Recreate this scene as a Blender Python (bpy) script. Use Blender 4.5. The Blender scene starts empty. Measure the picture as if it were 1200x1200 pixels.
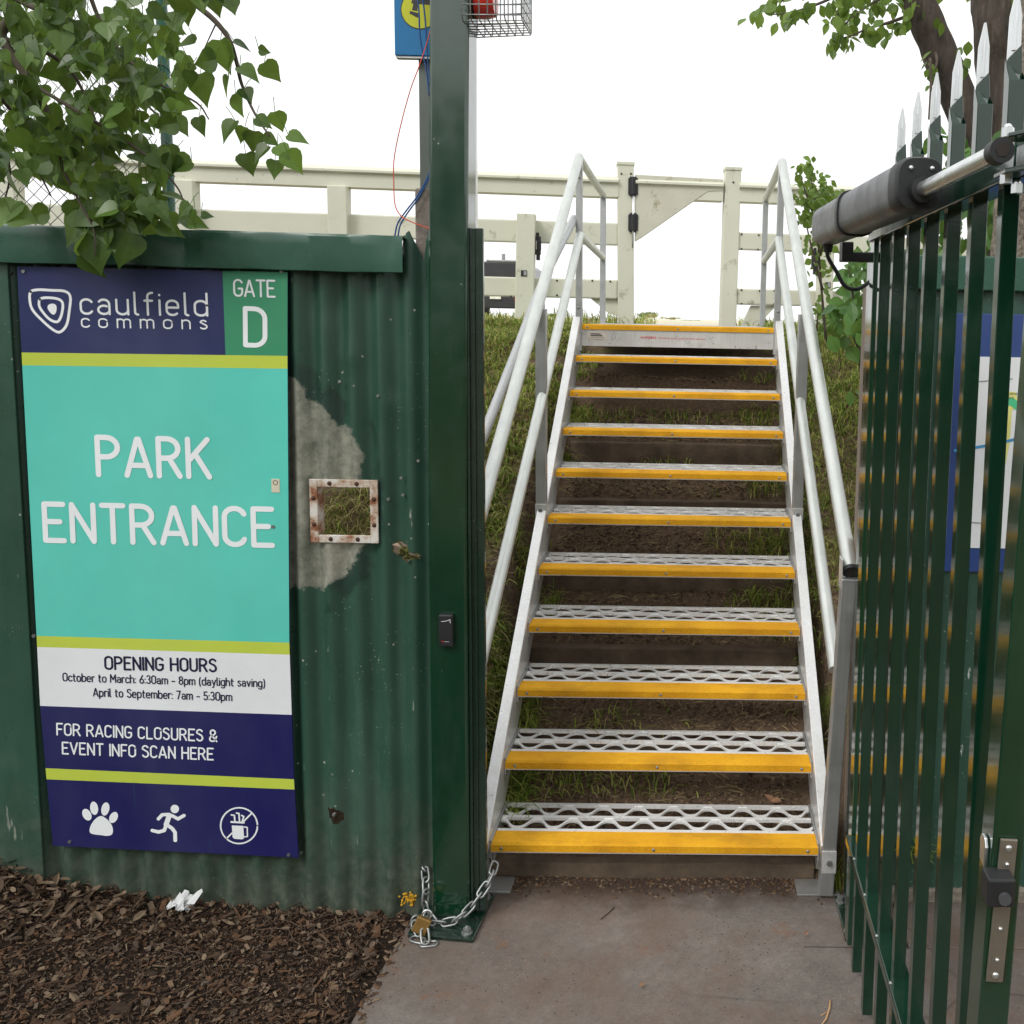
import bpy, math, random
from mathutils import Vector, Matrix
from mathutils import noise as mnoise
R = math.radians
rnd = random.Random(7)
sc = bpy.context.scene
col = sc.collection

# ------------------------------------------------------------------ camera geometry (eye at the origin, ground 1.73 m below)
GZ = -1.73
FPX, CX, CY = 1100.0, 836.357, 494.306
YAW, PITCH, ROLL = 0.0196983, 0.1077821, -0.0208370
_F = Vector((math.sin(YAW)*math.cos(PITCH), math.cos(YAW)*math.cos(PITCH), -math.sin(PITCH)))
_R0 = Vector((math.cos(YAW), -math.sin(YAW), 0))
_D0 = _F.cross(_R0)
_RT = math.cos(ROLL)*_R0 + math.sin(ROLL)*_D0
_DN = -math.sin(ROLL)*_R0 + math.cos(ROLL)*_D0

def ray(x, y):
    return _RT*((x-CX)/FPX) + _DN*((y-CY)/FPX) + _F
def atY(x, y, Y):
    d = ray(x, y); return d*(Y/d.y)
def atX(x, y, X):
    d = ray(x, y); return d*(X/d.x)
def atZ(x, y, Z):
    d = ray(x, y); return d*(Z/d.z)

cam = bpy.data.cameras.new('camera')
cam_ob = bpy.data.objects.new('camera', cam); col.objects.link(cam_ob)
cam.sensor_fit = 'HORIZONTAL'; cam.sensor_width = 36.0; cam.lens = FPX/1200*36.0
cam.shift_x = -(CX-600)/1200; cam.shift_y = -(600-CY)/1200
cam.clip_start = 0.05; cam.clip_end = 3000
m = Matrix((( _RT.x, -_DN.x, -_F.x, 0), (_RT.y, -_DN.y, -_F.y, 0), (_RT.z, -_DN.z, -_F.z, 0), (0, 0, 0, 1)))
cam_ob.matrix_world = m
sc.camera = cam_ob
sc.render.resolution_x = 1024; sc.render.resolution_y = 1024

# ------------------------------------------------------------------ materials
def lin(r, g, b):
    def f(c):
        c /= 255.0
        return c/12.92 if c <= 0.04045 else ((c+0.055)/1.055)**2.4
    return (f(r), f(g), f(b))
def rgba(c): return (c[0], c[1], c[2], 1.0)

class NT:
    def __init__(s, name):
        s.m = bpy.data.materials.new(name); s.m.use_nodes = True
        s.t = s.m.node_tree; s.N = s.t.nodes; s.L = s.t.links
        s.b = s.N['Principled BSDF']; s.out = s.N['Material Output']
        s.tc = s.N.new('ShaderNodeTexCoord')
    def link(s, a, b): s.L.new(a, b)
    def noise(s, scale, detail=4, rough=0.55, vec=None, dist=0.0):
        n = s.N.new('ShaderNodeTexNoise'); n.inputs['Scale'].default_value = scale
        n.inputs['Detail'].default_value = detail; n.inputs['Roughness'].default_value = rough
        n.inputs['Distortion'].default_value = dist
        s.link(vec if vec else s.tc.outputs['Object'], n.inputs['Vector']); return n.outputs['Fac']
    def vor(s, scale, vec=None, feature='F1', rand=1.0):
        n = s.N.new('ShaderNodeTexVoronoi'); n.inputs['Scale'].default_value = scale; n.feature = feature
        n.inputs['Randomness'].default_value = rand
        s.link(vec if vec else s.tc.outputs['Object'], n.inputs['Vector']); return n
    def ramp(s, fac, *stops):
        r = s.N.new('ShaderNodeValToRGB'); e = r.color_ramp.elements
        while len(e) > 1: e.remove(e[-1])
        e[0].position = stops[0][0]; e[0].color = rgba(stops[0][1]) if not isinstance(stops[0][1], (int, float)) else (stops[0][1],)*3+(1,)
        for p, c in stops[1:]:
            q = e.new(p); q.color = rgba(c) if not isinstance(c, (int, float)) else (c, c, c, 1)
        s.link(fac, r.inputs['Fac']); return r.outputs['Color']
    def mix(s, fac, a, b, mode='MIX'):
        n = s.N.new('ShaderNodeMix'); n.data_type = 'RGBA'; n.blend_type = mode
        for sock, v in ((n.inputs[0], fac), (n.inputs[6], a), (n.inputs[7], b)):
            if isinstance(v, (int, float)): sock.default_value = v if sock == n.inputs[0] else (v, v, v, 1)
            elif isinstance(v, (tuple, list)): sock.default_value = rgba(v)
            else: s.link(v, sock)
        return n.outputs[2]
    def math(s, op, a, b=None, clamp=False):
        n = s.N.new('ShaderNodeMath'); n.operation = op; n.use_clamp = clamp
        for sock, v in zip(n.inputs, (a, b)):
            if v is None: continue
            if isinstance(v, (int, float)): sock.default_value = v
            else: s.link(v, sock)
        return n.outputs[0]
    def sep(s, v=None):
        n = s.N.new('ShaderNodeSeparateXYZ'); s.link(v if v else s.tc.outputs['Object'], n.inputs[0]); return n.outputs
    def pos(s):
        return s.N.new('ShaderNodeNewGeometry').outputs['Position']
    def attr(s, name):
        n = s.N.new('ShaderNodeAttribute'); n.attribute_name = name; return n
    def mapping(s, scale, vec=None, rot=(0, 0, 0)):
        n = s.N.new('ShaderNodeMapping'); n.inputs['Scale'].default_value = scale; n.inputs['Rotation'].default_value = rot
        s.link(vec if vec else s.tc.outputs['Object'], n.inputs['Vector']); return n.outputs[0]
    def bump(s, h, strength=0.3, dist=0.01):
        n = s.N.new('ShaderNodeBump'); n.inputs['Strength'].default_value = strength; n.inputs['Distance'].default_value = dist
        s.link(h, n.inputs['Height']); s.link(n.outputs[0], s.b.inputs['Normal']); return n
    def set(s, **k):
        for n, v in k.items():
            i = s.b.inputs[n.replace('_', ' ')]
            if isinstance(v, (int, float)): i.default_value = v
            elif isinstance(v, (tuple, list)): i.default_value = rgba(v)
            else: s.link(v, i)
        return s

M = {}
def simple(name, c, rough=0.5, metal=0.0, var=0.18, vscale=6.0, bump=0.0, bscale=60.0, coat=0.0, dirt=None, spec=0.5):
    t = NT(name)
    n = t.noise(vscale, 5, 0.6)
    dark = tuple(x*(1-var) for x in c); lite = tuple(min(1, x*(1+var)) for x in c)
    colr = t.ramp(n, (0.3, dark), (0.7, lite))
    if dirt:
        f = t.ramp(t.noise(dirt[1], 6, 0.7), (dirt[2], 0.0), (min(1, dirt[2]+0.12), 1.0))
        colr = t.mix(f, colr, dirt[0])
    r = t.ramp(t.noise(vscale*3.1, 4), (0.3, max(0, rough-0.07)), (0.7, min(1, rough+0.07)))
    t.set(Base_Color=colr, Roughness=r, Metallic=metal, Coat_Weight=coat)
    t.b.inputs['Specular IOR Level'].default_value = spec
    t.b.inputs['Coat Roughness'].default_value = 0.12
    if bump: t.bump(t.noise(bscale, 3), bump, 0.004)
    M[name] = t.m
    return t

# ------------------------------------------------------------------ mesh builder
class MB:
    def __init__(s): s.v = []; s.f = []; s.attr = {}
    def add(s, vs, fs):
        o = len(s.v); s.v += [tuple(p) for p in vs]; s.f += [tuple(i+o for i in f) for f in fs]
        return o
    def box(s, x0, x1, y0, y1, z0, z1):
        s.add([(x0,y0,z0),(x1,y0,z0),(x1,y1,z0),(x0,y1,z0),(x0,y0,z1),(x1,y0,z1),(x1,y1,z1),(x0,y1,z1)],
              [(0,3,2,1),(4,5,6,7),(0,1,5,4),(1,2,6,5),(2,3,7,6),(3,0,4,7)]); return s
    def obox(s, c, ax, ay, az, hx, hy, hz):
        c = Vector(c); P = []
        for k in (-1, 1):
            for (i, j) in ((-1,-1),(1,-1),(1,1),(-1,1)):
                P.append(c+ax*(hx*i)+ay*(hy*j)+az*(hz*k))
        s.add(P, [(0,3,2,1),(4,5,6,7),(0,1,5,4),(1,2,6,5),(2,3,7,6),(3,0,4,7)]); return s
    def bar(s, a, b, w, d, up=(0, 0, 1)):
        a = Vector(a); b = Vector(b); z = (b-a).normalized(); u = Vector(up)
        if abs(z.dot(u)) > 0.98: u = Vector((0, 1, 0))
        x = z.cross(u).normalized(); y = x.cross(z).normalized()
        return s.obox((a+b)/2, x, y, z, w/2, d/2, (b-a).length/2)
    def tube(s, pts, r, n=10, caps=True, closed=False, flat=1.0, up=None):
        pts = [Vector(p) for p in pts]; N = len(pts); rs = r if isinstance(r, (list, tuple)) else [r]*N
        rings = []; prev = None
        for i, p in enumerate(pts):
            if closed: t = (pts[(i+1) % N]-pts[i-1])
            else: t = (pts[min(i+1, N-1)]-pts[max(i-1, 0)])
            t = t.normalized() if t.length > 1e-9 else Vector((0, 0, 1))
            if prev is None:
                u = Vector(up) if up else (Vector((0, 0, 1)) if abs(t.z) < 0.9 else Vector((0, 1, 0)))
                a = t.cross(u).normalized()
            else:
                a = prev-t*prev.dot(t)
                a = a.normalized() if a.length > 1e-6 else t.orthogonal().normalized()
            prev = a; b = t.cross(a).normalized()
            rings.append([p+a*(rs[i]*math.cos(2*math.pi*k/n))+b*(rs[i]*flat*math.sin(2*math.pi*k/n)) for k in range(n)])
        V = [q for rg in rings for q in rg]; Fc = []
        for i in range(N if closed else N-1):
            j = (i+1) % N
            for k in range(n):
                l = (k+1) % n
                Fc.append((i*n+k, i*n+l, j*n+l, j*n+k))
        if caps and not closed:
            Fc.append(tuple(range(n-1, -1, -1))); Fc.append(tuple((N-1)*n+k for k in range(n)))
        s.add(V, Fc); return s
    def cyl(s, a, b, r, n=16, r2=None):
        return s.tube([a, b], [r, r if r2 is None else r2], n)
    def prism(s, poly, axis, a, b):
        # poly = 2D points in the plane normal to axis
        def P(u, v, w):
            return {'x': (w, u, v), 'y': (u, w, v), 'z': (u, v, w)}[axis]
        n = len(poly)
        V = [P(u, v, a) for u, v in poly]+[P(u, v, b) for u, v in poly]
        Fc = [tuple(range(n)), tuple(range(2*n-1, n-1, -1))]
        for i in range(n):
            j = (i+1) % n; Fc.append((i, i+n, j+n, j))
        s.add(V, Fc); return s
    def ball(s, c, rx, ry=None, rz=None, n=12, mrow=7):
        ry = ry or rx; rz = rz or rx; c = Vector(c)
        V = [c+Vector((0, 0, rz))]
        for i in range(1, mrow):
            th = math.pi*i/mrow
            for k in range(n):
                ph = 2*math.pi*k/n
                V.append(c+Vector((rx*math.sin(th)*math.cos(ph), ry*math.sin(th)*math.sin(ph), rz*math.cos(th))))
        V.append(c-Vector((0, 0, rz))); Fc = []
        for k in range(n): Fc.append((0, 1+k, 1+(k+1) % n))
        for i in range(mrow-2):
            for k in range(n):
                a = 1+i*n+k; b = 1+i*n+(k+1) % n
                Fc.append((a, a+n, b+n, b))
        e = len(V)-1; o = 1+(mrow-2)*n
        for k in range(n): Fc.append((e, o+(k+1) % n, o+k))
        s.add(V, Fc); return s
    def build(s, name, mat, parent=None, smooth=None, bevel=0.0, loc=None, seg=2, fix=True):
        me = bpy.data.meshes.new(name); me.from_pydata(s.v, [], s.f); 
        if fix:
            import bmesh
            bm = bmesh.new(); bm.from_mesh(me); bmesh.ops.recalc_face_normals(bm, faces=bm.faces); bm.to_mesh(me); bm.free()
        for an, vals in s.attr.items():
            if isinstance(vals[0], (int, float)):
                a = me.attributes.new(an, 'FLOAT', 'POINT'); a.data.foreach_set('value', vals)
            else:
                a = me.attributes.new(an, 'FLOAT_COLOR', 'POINT'); a.data.foreach_set('color', [c for v in vals for c in (v[0], v[1], v[2], 1.0)])
        me.materials.append(M[mat] if isinstance(mat, str) else mat)
        o = bpy.data.objects.new(name, me); col.objects.link(o)
        if smooth is not None:
            for p in me.polygons: p.use_smooth = True
            if smooth < 179: me.set_sharp_from_angle(angle=R(smooth))
        if bevel:
            b = o.modifiers.new('bevel', 'BEVEL'); b.width = bevel; b.segments = seg; b.limit_method = 'ANGLE'; b.angle_limit = R(40)
        if parent:
            o.parent = parent
            o.matrix_parent_inverse = Matrix.Translation(-parent.location)
        if loc: o.location = loc
        return o

def tag(o, label=None, cat=None, group=None, kind=None):
    if label: o['label'] = label
    if cat: o['category'] = cat
    if group: o['group'] = group
    if kind: o['kind'] = kind
    return o
def thing(name, label, cat, loc=(0, 0, 0), group=None):
    o = bpy.data.objects.new(name, None); col.objects.link(o); o.location = loc
    o.empty_display_size = 0.1
    return tag(o, label, cat, group)
def copy_part(o, parent, offset=(0, 0, 0)):
    c = o.copy(); col.objects.link(c); c.parent = parent
    c.matrix_parent_inverse = Matrix.Translation(-parent.location)
    c.location = o.location+Vector(offset)
    return c

# ------------------------------------------------------------------ rounded stroke lettering
def arc(cx, cy, rx, ry, a0, a1, n=8):
    return [(cx+rx*math.cos(R(a0+(a1-a0)*i/n)), cy+ry*math.sin(R(a0+(a1-a0)*i/n))) for i in range(n+1)]
def stad(w, h, y0=0.0, r=None):   # closed rounded slot outline
    r = r or w/2
    return arc(w-r, y0+h-r, r, r, 0, 90, 5)+arc(r, y0+h-r, r, r, 90, 180, 5)+arc(r, y0+r, r, r, 180, 270, 5)+arc(w-r, y0+r, r, r, 270, 360, 5)+[(w, y0+h-r)]
X_ = 0.66
def bowl(w, x0=0.0): return [(x0+a, b) for a, b in stad(w, X_, 0, min(w/2, 0.2))]
GL = {
 'A': (.54, [[(0,0),(.25,.97),(.29,.97),(.54,0)], [(.09,.27),(.45,.27)]]),
 'B': (.46, [[(0,0),(0,1),(.2,1)]+arc(.2,.76,.22,.24,90,-90,8)+[(0,.52)], [(.2,.52)]+arc(.2,.26,.26,.26,90,-90,8)+[(0,0)]]),
 'W': (.72, [[(0,1),(.18,.02),(.36,.8),(.54,.02),(.72,1)]]),
 'C': (.46, [arc(.23,.77,.23,.23,20,180,8)+arc(.23,.23,.23,.23,180,340,8)]),
 'D': (.48, [[(0,0),(0,1),(.2,1)]+arc(.22,.74,.26,.26,85,0,6)+arc(.22,.26,.26,.26,0,-85,6)+[(.2,0),(0,0)]]),
 'E': (.42, [[(.42,1),(0,1),(0,0),(.42,0)], [(0,.52),(.34,.52)]]),
 'F': (.40, [[(.40,1),(0,1),(0,0)], [(0,.5),(.34,.5)]]),
 'G': (.48, [arc(.24,.76,.24,.24,20,180,8)+arc(.24,.24,.24,.24,180,360,8)+[(.48,.46),(.27,.46)]]),
 'H': (.48, [[(0,0),(0,1)], [(.48,0),(.48,1)], [(0,.52),(.48,.52)]]),
 'I': (.0, [[(0,0),(0,1)]]),
 'K': (.48, [[(0,0),(0,1)], [(.45,1),(.04,.46)], [(.16,.62),(.48,0)]]),
 'L': (.40, [[(0,1),(0,0),(.40,0)]]),
 'M': (.62, [[(0,0),(.02,1),(.31,.35),(.60,1),(.62,0)]]),
 'N': (.48, [[(0,0),(0,1),(.48,0),(.48,1)]]),
 'O': (.48, [stad(.48,1)]),
 'P': (.46, [[(0,0),(0,1),(.2,1)]+arc(.2,.74,.26,.26,90,-90,10)+[(0,.48)]]),
 'R': (.48, [[(0,0),(0,1),(.2,1)]+arc(.2,.74,.25,.26,90,-90,10)+[(0,.48)], [(.24,.48),(.48,0)]]),
 'S': (.44, [arc(.22,.77,.21,.23,25,180,7)+[(.03,.68)]+arc(.22,.27,.22,.27,55,0,5)[0:1]+arc(.22,.25,.22,.25,30,-155,9)]),
 'T': (.48, [[(0,1),(.48,1)], [(.24,1),(.24,0)]]),
 'U': (.46, [[(0,1)]+arc(.23,.23,.23,.23,180,360,9)+[(.46,1)]]),
 'V': (.52, [[(0,1),(.26,.02),(.52,1)]]),
 '&': (.56, [[(.54,0),(.08,.66)]+arc(.25,.80,.19,.20,200,-20,8)+[(.36,.62),(.10,.42)]+arc(.22,.21,.22,.21,130,330,8)+[(.54,.45)]]),
 'a': (.40, [arc(.2,.46,.19,.2,150,0,6)+[(.39,0)], arc(.2,.19,.2,.19,60,180,6)+arc(.2,.19,.2,.19,180,350,6)]),
 'b': (.42, [[(0,1),(0,0)], bowl(.42)]),
 'c': (.36, [arc(.2,.46,.2,.2,25,180,6)+arc(.2,.2,.2,.2,180,335,6)]),
 'd': (.42, [[(.42,1),(.42,0)], bowl(.42)]),
 'e': (.40, [[(.0,.34),(.40,.34)]+arc(.2,.46,.2,.2,0,180,8)+arc(.2,.2,.2,.2,180,320,6)]),
 'f': (.28, [arc(.26,.82,.16,.18,85,180,5)+[(.10,0)], [(0,.64),(.26,.64)]]),
 'g': (.42, [bowl(.42), [(.42,.66)]+arc(.21,-.12,.21,.18,0,-150,7)]),
 'h': (.40, [[(0,0),(0,1)], arc(.2,.46,.2,.2,180,0,8)+[(.40,0)]]),
 'i': (.0, [[(0,0),(0,.66)], [(0,.9),(0,.91)]]),
 'l': (.10, [[(0,1)]+arc(.1,.1,.1,.1,180,270,4)]),
 'm': (.66, [[(0,0),(0,.66)], arc(.165,.49,.165,.17,180,0,8)+[(.33,0)], arc(.495,.49,.165,.17,180,0,8)+[(.66,0)]]),
 'n': (.40, [[(0,0),(0,.66)], arc(.2,.46,.2,.2,180,0,8)+[(.40,0)]]),
 'o': (.42, [bowl(.42)]),
 'p': (.42, [[(0,.66),(0,-.28)], bowl(.42)]),
 'r': (.24, [[(0,0),(0,.66)], arc(.2,.44,.2,.22,180,75,5)]),
 's': (.34, [arc(.17,.5,.15,.16,30,180,6)+arc(.17,.17,.17,.17,40,-150,8)]),
 't': (.26, [[(.08,.9)]+arc(.22,.14,.14,.14,180,280,5), [(0,.64),(.24,.64)]]),
 'u': (.40, [[(0,.66)]+arc(.2,.2,.2,.2,180,360,8)+[(.40,.66)], [(.40,.3),(.40,0)]]),
 'v': (.40, [[(0,.66),(.2,.02),(.40,.66)]]),
 'y': (.40, [[(0,.66),(.2,.05)], [(.40,.66),(.14,-.26),(.04,-.28)]]),
 '0': (.46, [stad(.46,1)]),
 '3': (.42, [arc(.2,.76,.2,.24,150,-80,9)+arc(.2,.26,.22,.26,80,-150,9)]),
 '5': (.42, [[(.38,1),(.04,1),(.03,.56)]+arc(.2,.3,.22,.3,100,-150,10)]),
 '6': (.44, [[(.34,1),(.08,.5)]+arc(.22,.27,.22,.27,150,510,14)]),
 '7': (.42, [[(0,1),(.42,1),(.14,0)]]),
 '8': (.44, [arc(.22,.77,.19,.23,0,360,12), arc(.22,.27,.22,.27,0,360,14)]),
 ':': (.0, [[(0,.05),(0,.06)], [(0,.55),(0,.56)]]),
 '-': (.30, [[(0,.36),(.30,.36)]]),
 '(': (.14, [arc(.26,.4,.26,.7,125,235,7)]),
 ')': (.14, [arc(-.12,.4,.26,.7,-55,55,7)]),
 ' ': (.16, []),
}
def split_corners(pts):
    out = []; cur = [pts[0]]
    for i in range(1, len(pts)):
        cur.append(pts[i])
        if i < len(pts)-1:
            a = Vector(pts[i])-Vector(pts[i-1]); b = Vector(pts[i+1])-Vector(pts[i])
            if a.length > 1e-6 and b.length > 1e-6 and a.angle(b) > R(34):
                out.append(cur); cur = [pts[i]]
    out.append(cur); return out
def stroke(mb, pts, w, place, lift):
    """rounded ribbon; place(u, v, h) gives the 3D point, lift[0] rises a hair per stroke so no faces coincide"""
    for seg in split_corners(pts):
        P = [Vector(p) for p in seg]
        P = [p for i, p in enumerate(P) if i == 0 or (p-P[i-1]).length > 1e-5]
        if len(P) < 2: P = [P[0], P[0]+Vector((1e-3, 0))]
        n = len(P); L = []; Rr = []
        for i in range(n):
            d0 = (P[i]-P[i-1]).normalized() if i else (P[1]-P[0]).normalized()
            d1 = (P[i+1]-P[i]).normalized() if i < n-1 else d0
            t = (d0+d1).normalized(); k = 1/max(0.6, t.dot(d0)); nn = Vector((-t.y, t.x))*(w/2*k)
            L.append(P[i]+nn); Rr.append(P[i]-nn)
        t0 = (P[1]-P[0]).normalized(); t1 = (P[-1]-P[-2]).normalized()
        def cap(c, t, sgn):
            base = math.atan2(t.y, t.x)
            return [c+Vector((math.cos(base+sgn*a), math.sin(base+sgn*a)))*(w/2) for a in (R(-60), R(-30), 0, R(30), R(60))]
        e = cap(P[-1], t1, -1)      # from left to right side round the end
        b = [P[0]-Vector((math.cos(math.atan2(t0.y, t0.x)+a), math.sin(math.atan2(t0.y, t0.x)+a)))*(w/2) for a in (R(60), R(30), 0, R(-30), R(-60))]
        if len(lift) < 2: lift += [lift[0], 0]
        h = lift[1]+(lift[2] % 6)*0.0001; lift[2] += 1; lift[0] = h
        V = [place(q.x, q.y, h) for q in L]+[place(q.x, q.y, h) for q in Rr]
        Fc = [(i, n+i, n+i+1, i+1) for i in range(n-1)]
        o = len(V); V += [place(q.x, q.y, h) for q in e]; Fc.append((n-1, 2*n-1)+tuple(o+4-i for i in range(5)))
        o = len(V); V += [place(q.x, q.y, h) for q in b]; Fc.append((0, n)+tuple(o+i for i in range(5)))
        mb.add(V, Fc)
def text_line(mb, s, A, B, height, weight, outn=Vector((0, -1, 0)), gap=0.17, lift=None):
    """A, B: 3D ends of the baseline; height: cap height in metres; the line is fitted between A and B"""
    A = Vector(A); B = Vector(B); lift = lift or [0.0004]
    x = 0; runs = []
    for ch in s:
        adv, st = GL[ch]
        runs.append((x, st)); x += adv+gap
    x -= gap
    ux = (B-A)/x; up = outn.cross(ux.normalized()); up = up if up.z > 0 else -up
    uy = up.normalized()*height
    sx = ux.length; w = weight*height
    # strokes are laid in metric space so that their width stays even
    for x0, st in runs:
        for pts in st:
            mp = [((x0+a)*sx, b*height) for a, b in pts]
            stroke(mb, mp, w, lambda u, v, h: A+ux.normalized()*u+uy.normalized()*v+outn*h, lift)
    return lift
# ------------------------------------------------------------------ light: bright overcast day
SKY_STRENGTH = 0.10; OVERCAST = 13.0
w = bpy.data.worlds.new('World'); sc.world = w; w.use_nodes = True
wt = w.node_tree; bg = wt.nodes['Background']
sky = wt.nodes.new('ShaderNodeTexSky'); sky.sky_type = 'NISHITA'; sky.sun_disc = False
sky.sun_elevation = R(44); sky.sun_rotation = R(180+38); sky.air_density = 1.0; sky.dust_density = 6.0
hs = wt.nodes.new('ShaderNodeHueSaturation'); hs.inputs['Saturation'].default_value = 0.10
wt.links.new(sky.outputs[0], hs.inputs['Color'])
mx = wt.nodes.new('ShaderNodeMix'); mx.data_type = 'RGBA'; mx.inputs[0].default_value = 0.8
wt.links.new(hs.outputs[0], mx.inputs[6]); mx.inputs[7].default_value = (OVERCAST*0.985, OVERCAST, OVERCAST*1.005, 1)
wt.links.new(mx.outputs[2], bg.inputs['Color']); bg.inputs['Strength'].default_value = SKY_STRENGTH
sun = bpy.data.lights.new('sun', 'SUN'); sun.energy = 1.3; sun.angle = R(20); sun.color = (1.0, 0.97, 0.92)
so = bpy.data.objects.new('sun', sun); col.objects.link(so)
SUN_EL, SUN_AZ = 44.0, -38.0      # soft light from above and behind the viewer's left shoulder
so.rotation_euler = (R(90-SUN_EL), 0, R(SUN_AZ))
sc.view_settings.view_transform = 'Standard'; sc.view_settings.look = 'None'
sc.view_settings.exposure = 0.18; sc.view_settings.gamma = 1.0

# ------------------------------------------------------------------ stair numbers
W, G, RR, TD, ND, NH = 1.0, 0.21511, 0.15513, 0.2391, 0.0701, 0.0271
SX, SY, SZ = -0.0977, 2.6916, -1.5835      # middle of the flight, front and top of the first tread
XL, XR = SX-W/2, SX+W/2

# ------------------------------------------------------------------ terrain
def lerp_list(v, pts):
    if v <= pts[0][0]: return pts[0][1]
    for (a, b), (c, d) in zip(pts, pts[1:]):
        if v <= c: return b+(d-b)*(v-a)/(c-a)
    return pts[-1][1]
def fb(x, y, s=1.0, o=3):
    return mnoise.fractal(Vector((x*s, y*s, 0.3)), 1.0, 2.1, o)
BANK = [(2.62, -1.62), (2.8, -1.47), (3.5, -1.06), (4.5, -.46), (5.3, -.13), (6.0, -.055), (8.0, -.06)]
TER0, TERP = 2.80, 0.36
def under(y):
    if y < TER0-0.03: return GZ-0.02
    k = math.floor((y-TER0)/TERP); fr = (y-TER0)/TERP-k
    z = -1.675+0.216*k+0.12*fr
    if k < 0: z = GZ-0.02
    return min(z, -0.32) if y < 4.95 else min(-0.32+(y-4.95)*0.35, -0.07)
def hgt(x, y):
    if y < (2.70 if x > 0.45 else 2.615):
        return -1.83
    if y > 30: return -0.06
    base = lerp_list(y, BANK)
    n = fb(x, y, 1.6)*0.05+fb(x+7, y, 6.0)*0.02
    damp = 1.0 if y < 5.5 else max(0.1, 1-(y-5.5)/1.5)
    zb = base+n*damp
    if y < 6.6:
        zu = under(y)+fb(x, y, 9.0)*0.012
        e = min(x-(XL-0.10), (XR+0.06)-x)
        wgt = max(0.0, min(1.0, e/0.10+0.5))
        return zb*(1-wgt)+zu*wgt
    return zb
def axis(*segs):
    out = []
    for a, b, st in segs:
        k = max(1, round((b-a)/st)); out += [a+(b-a)*i/k for i in range(k)]
    out.append(segs[-1][1]); return out
xs = axis((-900, -100, 200), (-100, -20, 16), (-20, -4, 2), (-4, -1.5, .09), (-1.5, 1.5, .045), (1.5, 4, .12), (4, 20, 2), (20, 100, 16), (100, 900, 200))
ys = axis((-300, -40, 65), (-40, 0, 10), (0, 2.6, 1.3), (2.6, 2.64, .02), (2.64, 6.6, .04), (6.6, 8, .2), (8, 30, 2), (30, 110, 16), (110, 1500, 200))
mb = MB()
for y in ys:
    for x in xs: mb.v.append((x, y, hgt(x, y)))
nx = len(xs)
for j in range(len(ys)-1):
    for i in range(nx-1):
        a = j*nx+i; mb.f.append((a, a+1, a+nx+1, a+nx))
t = NT('soil'); P = t.sep(t.pos())
soil = t.ramp(t.noise(60, 8, 0.85), (0.25, lin(62, 50, 40)), (0.5, lin(104, 86, 70)), (0.75, lin(140, 120, 100)))
straw = t.ramp(t.noise(40, 6, 0.7, t.mapping((1, 0.25, 1))), (0.3, lin(104, 94, 56)), (0.7, lin(152, 140, 92)))
green = t.ramp(t.noise(30, 6, 0.7), (0.3, lin(78, 96, 36)), (0.7, lin(134, 146, 66)))
bankm = t.mix(t.ramp(t.noise(3.2, 5, 0.65), (0.40, 0), (0.55, 1)), straw, green)
bankm = t.mix(t.ramp(t.noise(4.3, 6, 0.75), (0.34, 0), (0.50, 1)), bankm, soil)
# beneath the flight it is bare soil
inx = t.math('MULTIPLY', t.math('GREATER_THAN', P[0], XL-0.06), t.math('LESS_THAN', P[0], XR+0.02))
iny = t.math('MULTIPLY', inx, t.math('LESS_THAN', P[1], 5.3))
c1 = t.mix(iny, bankm, soil)
farm = t.ramp(t.noise(0.3, 4), (0.3, lin(196, 188, 160)), (0.7, lin(222, 216, 196)))
fgr = t.math('SMOOTH_MIN', 1.0, t.math('MULTIPLY', t.math('SUBTRACT', P[1], 7.4), 1.2), True)
c2 = t.mix(t.math('GREATER_THAN', P[1], 7.6), c1, farm)
t.set(Base_Color=c2, Roughness=0.95); t.b.inputs['Specular IOR Level'].default_value = 0.2
t.bump(t.noise(70, 6, 0.7), 0.9, 0.02); M['soil'] = t.m
tag(mb.build('terrain', 'soil', smooth=180, fix=False), kind='structure')

# ------------------------------------------------------------------ concrete path in front of the steps
t = NT('concrete'); P = t.sep(t.pos())
base = t.ramp(t.noise(3.0, 8, 0.65), (0.3, lin(97, 89, 83)), (0.7, lin(123, 115, 109)))
fine = t.mix(.5, t.ramp(t.noise(150, 4, 0.7), (0.3, 0.62), (0.7, 1.22)), t.ramp(t.noise(34, 5, 0.75), (0.32, 0.70), (0.68, 1.22)))
pale = t.math('MULTIPLY', t.ramp(t.vor(95).outputs['Distance'], (0.10, .8), (0.2, 0)), t.ramp(t.noise(4, 4), (0.42, 0), (0.6, 1)))
base = t.mix(pale, base, lin(150, 144, 136))
base = t.mix(1.0, base, fine, 'MULTIPLY')
warm = t.ramp(t.noise(1.7, 5, 0.7), (0.44, 0), (0.66, 0.8))
base = t.mix(warm, base, lin(102, 80, 66))
rust = t.ramp(t.noise(5.5, 5, 0.7), (0.60, 0), (0.70, 0.65))
base = t.mix(rust, base, lin(122, 82, 54))
crk = t.vor(1.35, t.mapping((1, 1, 1), t.mix(.12, t.tc.outputs['Object'], t.N.new('ShaderNodeTexNoise').outputs['Color'])), 'DISTANCE_TO_EDGE')
base = t.mix(t.math('MULTIPLY', t.ramp(crk.outputs['Distance'], (0.0, .55), (0.006, 0)), t.ramp(t.noise(1.1, 3), (.48, 0), (.56, 1))), base, lin(58, 50, 45))
blk = t.ramp(t.vor(48).outputs['Distance'], (0.07, 1), (0.14, 0))
blk2 = t.math('MULTIPLY', blk, t.ramp(t.noise(5, 4), (0.40, 0), (0.58, 1)))
base = t.mix(blk2, base, lin(50, 44, 40))
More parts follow.
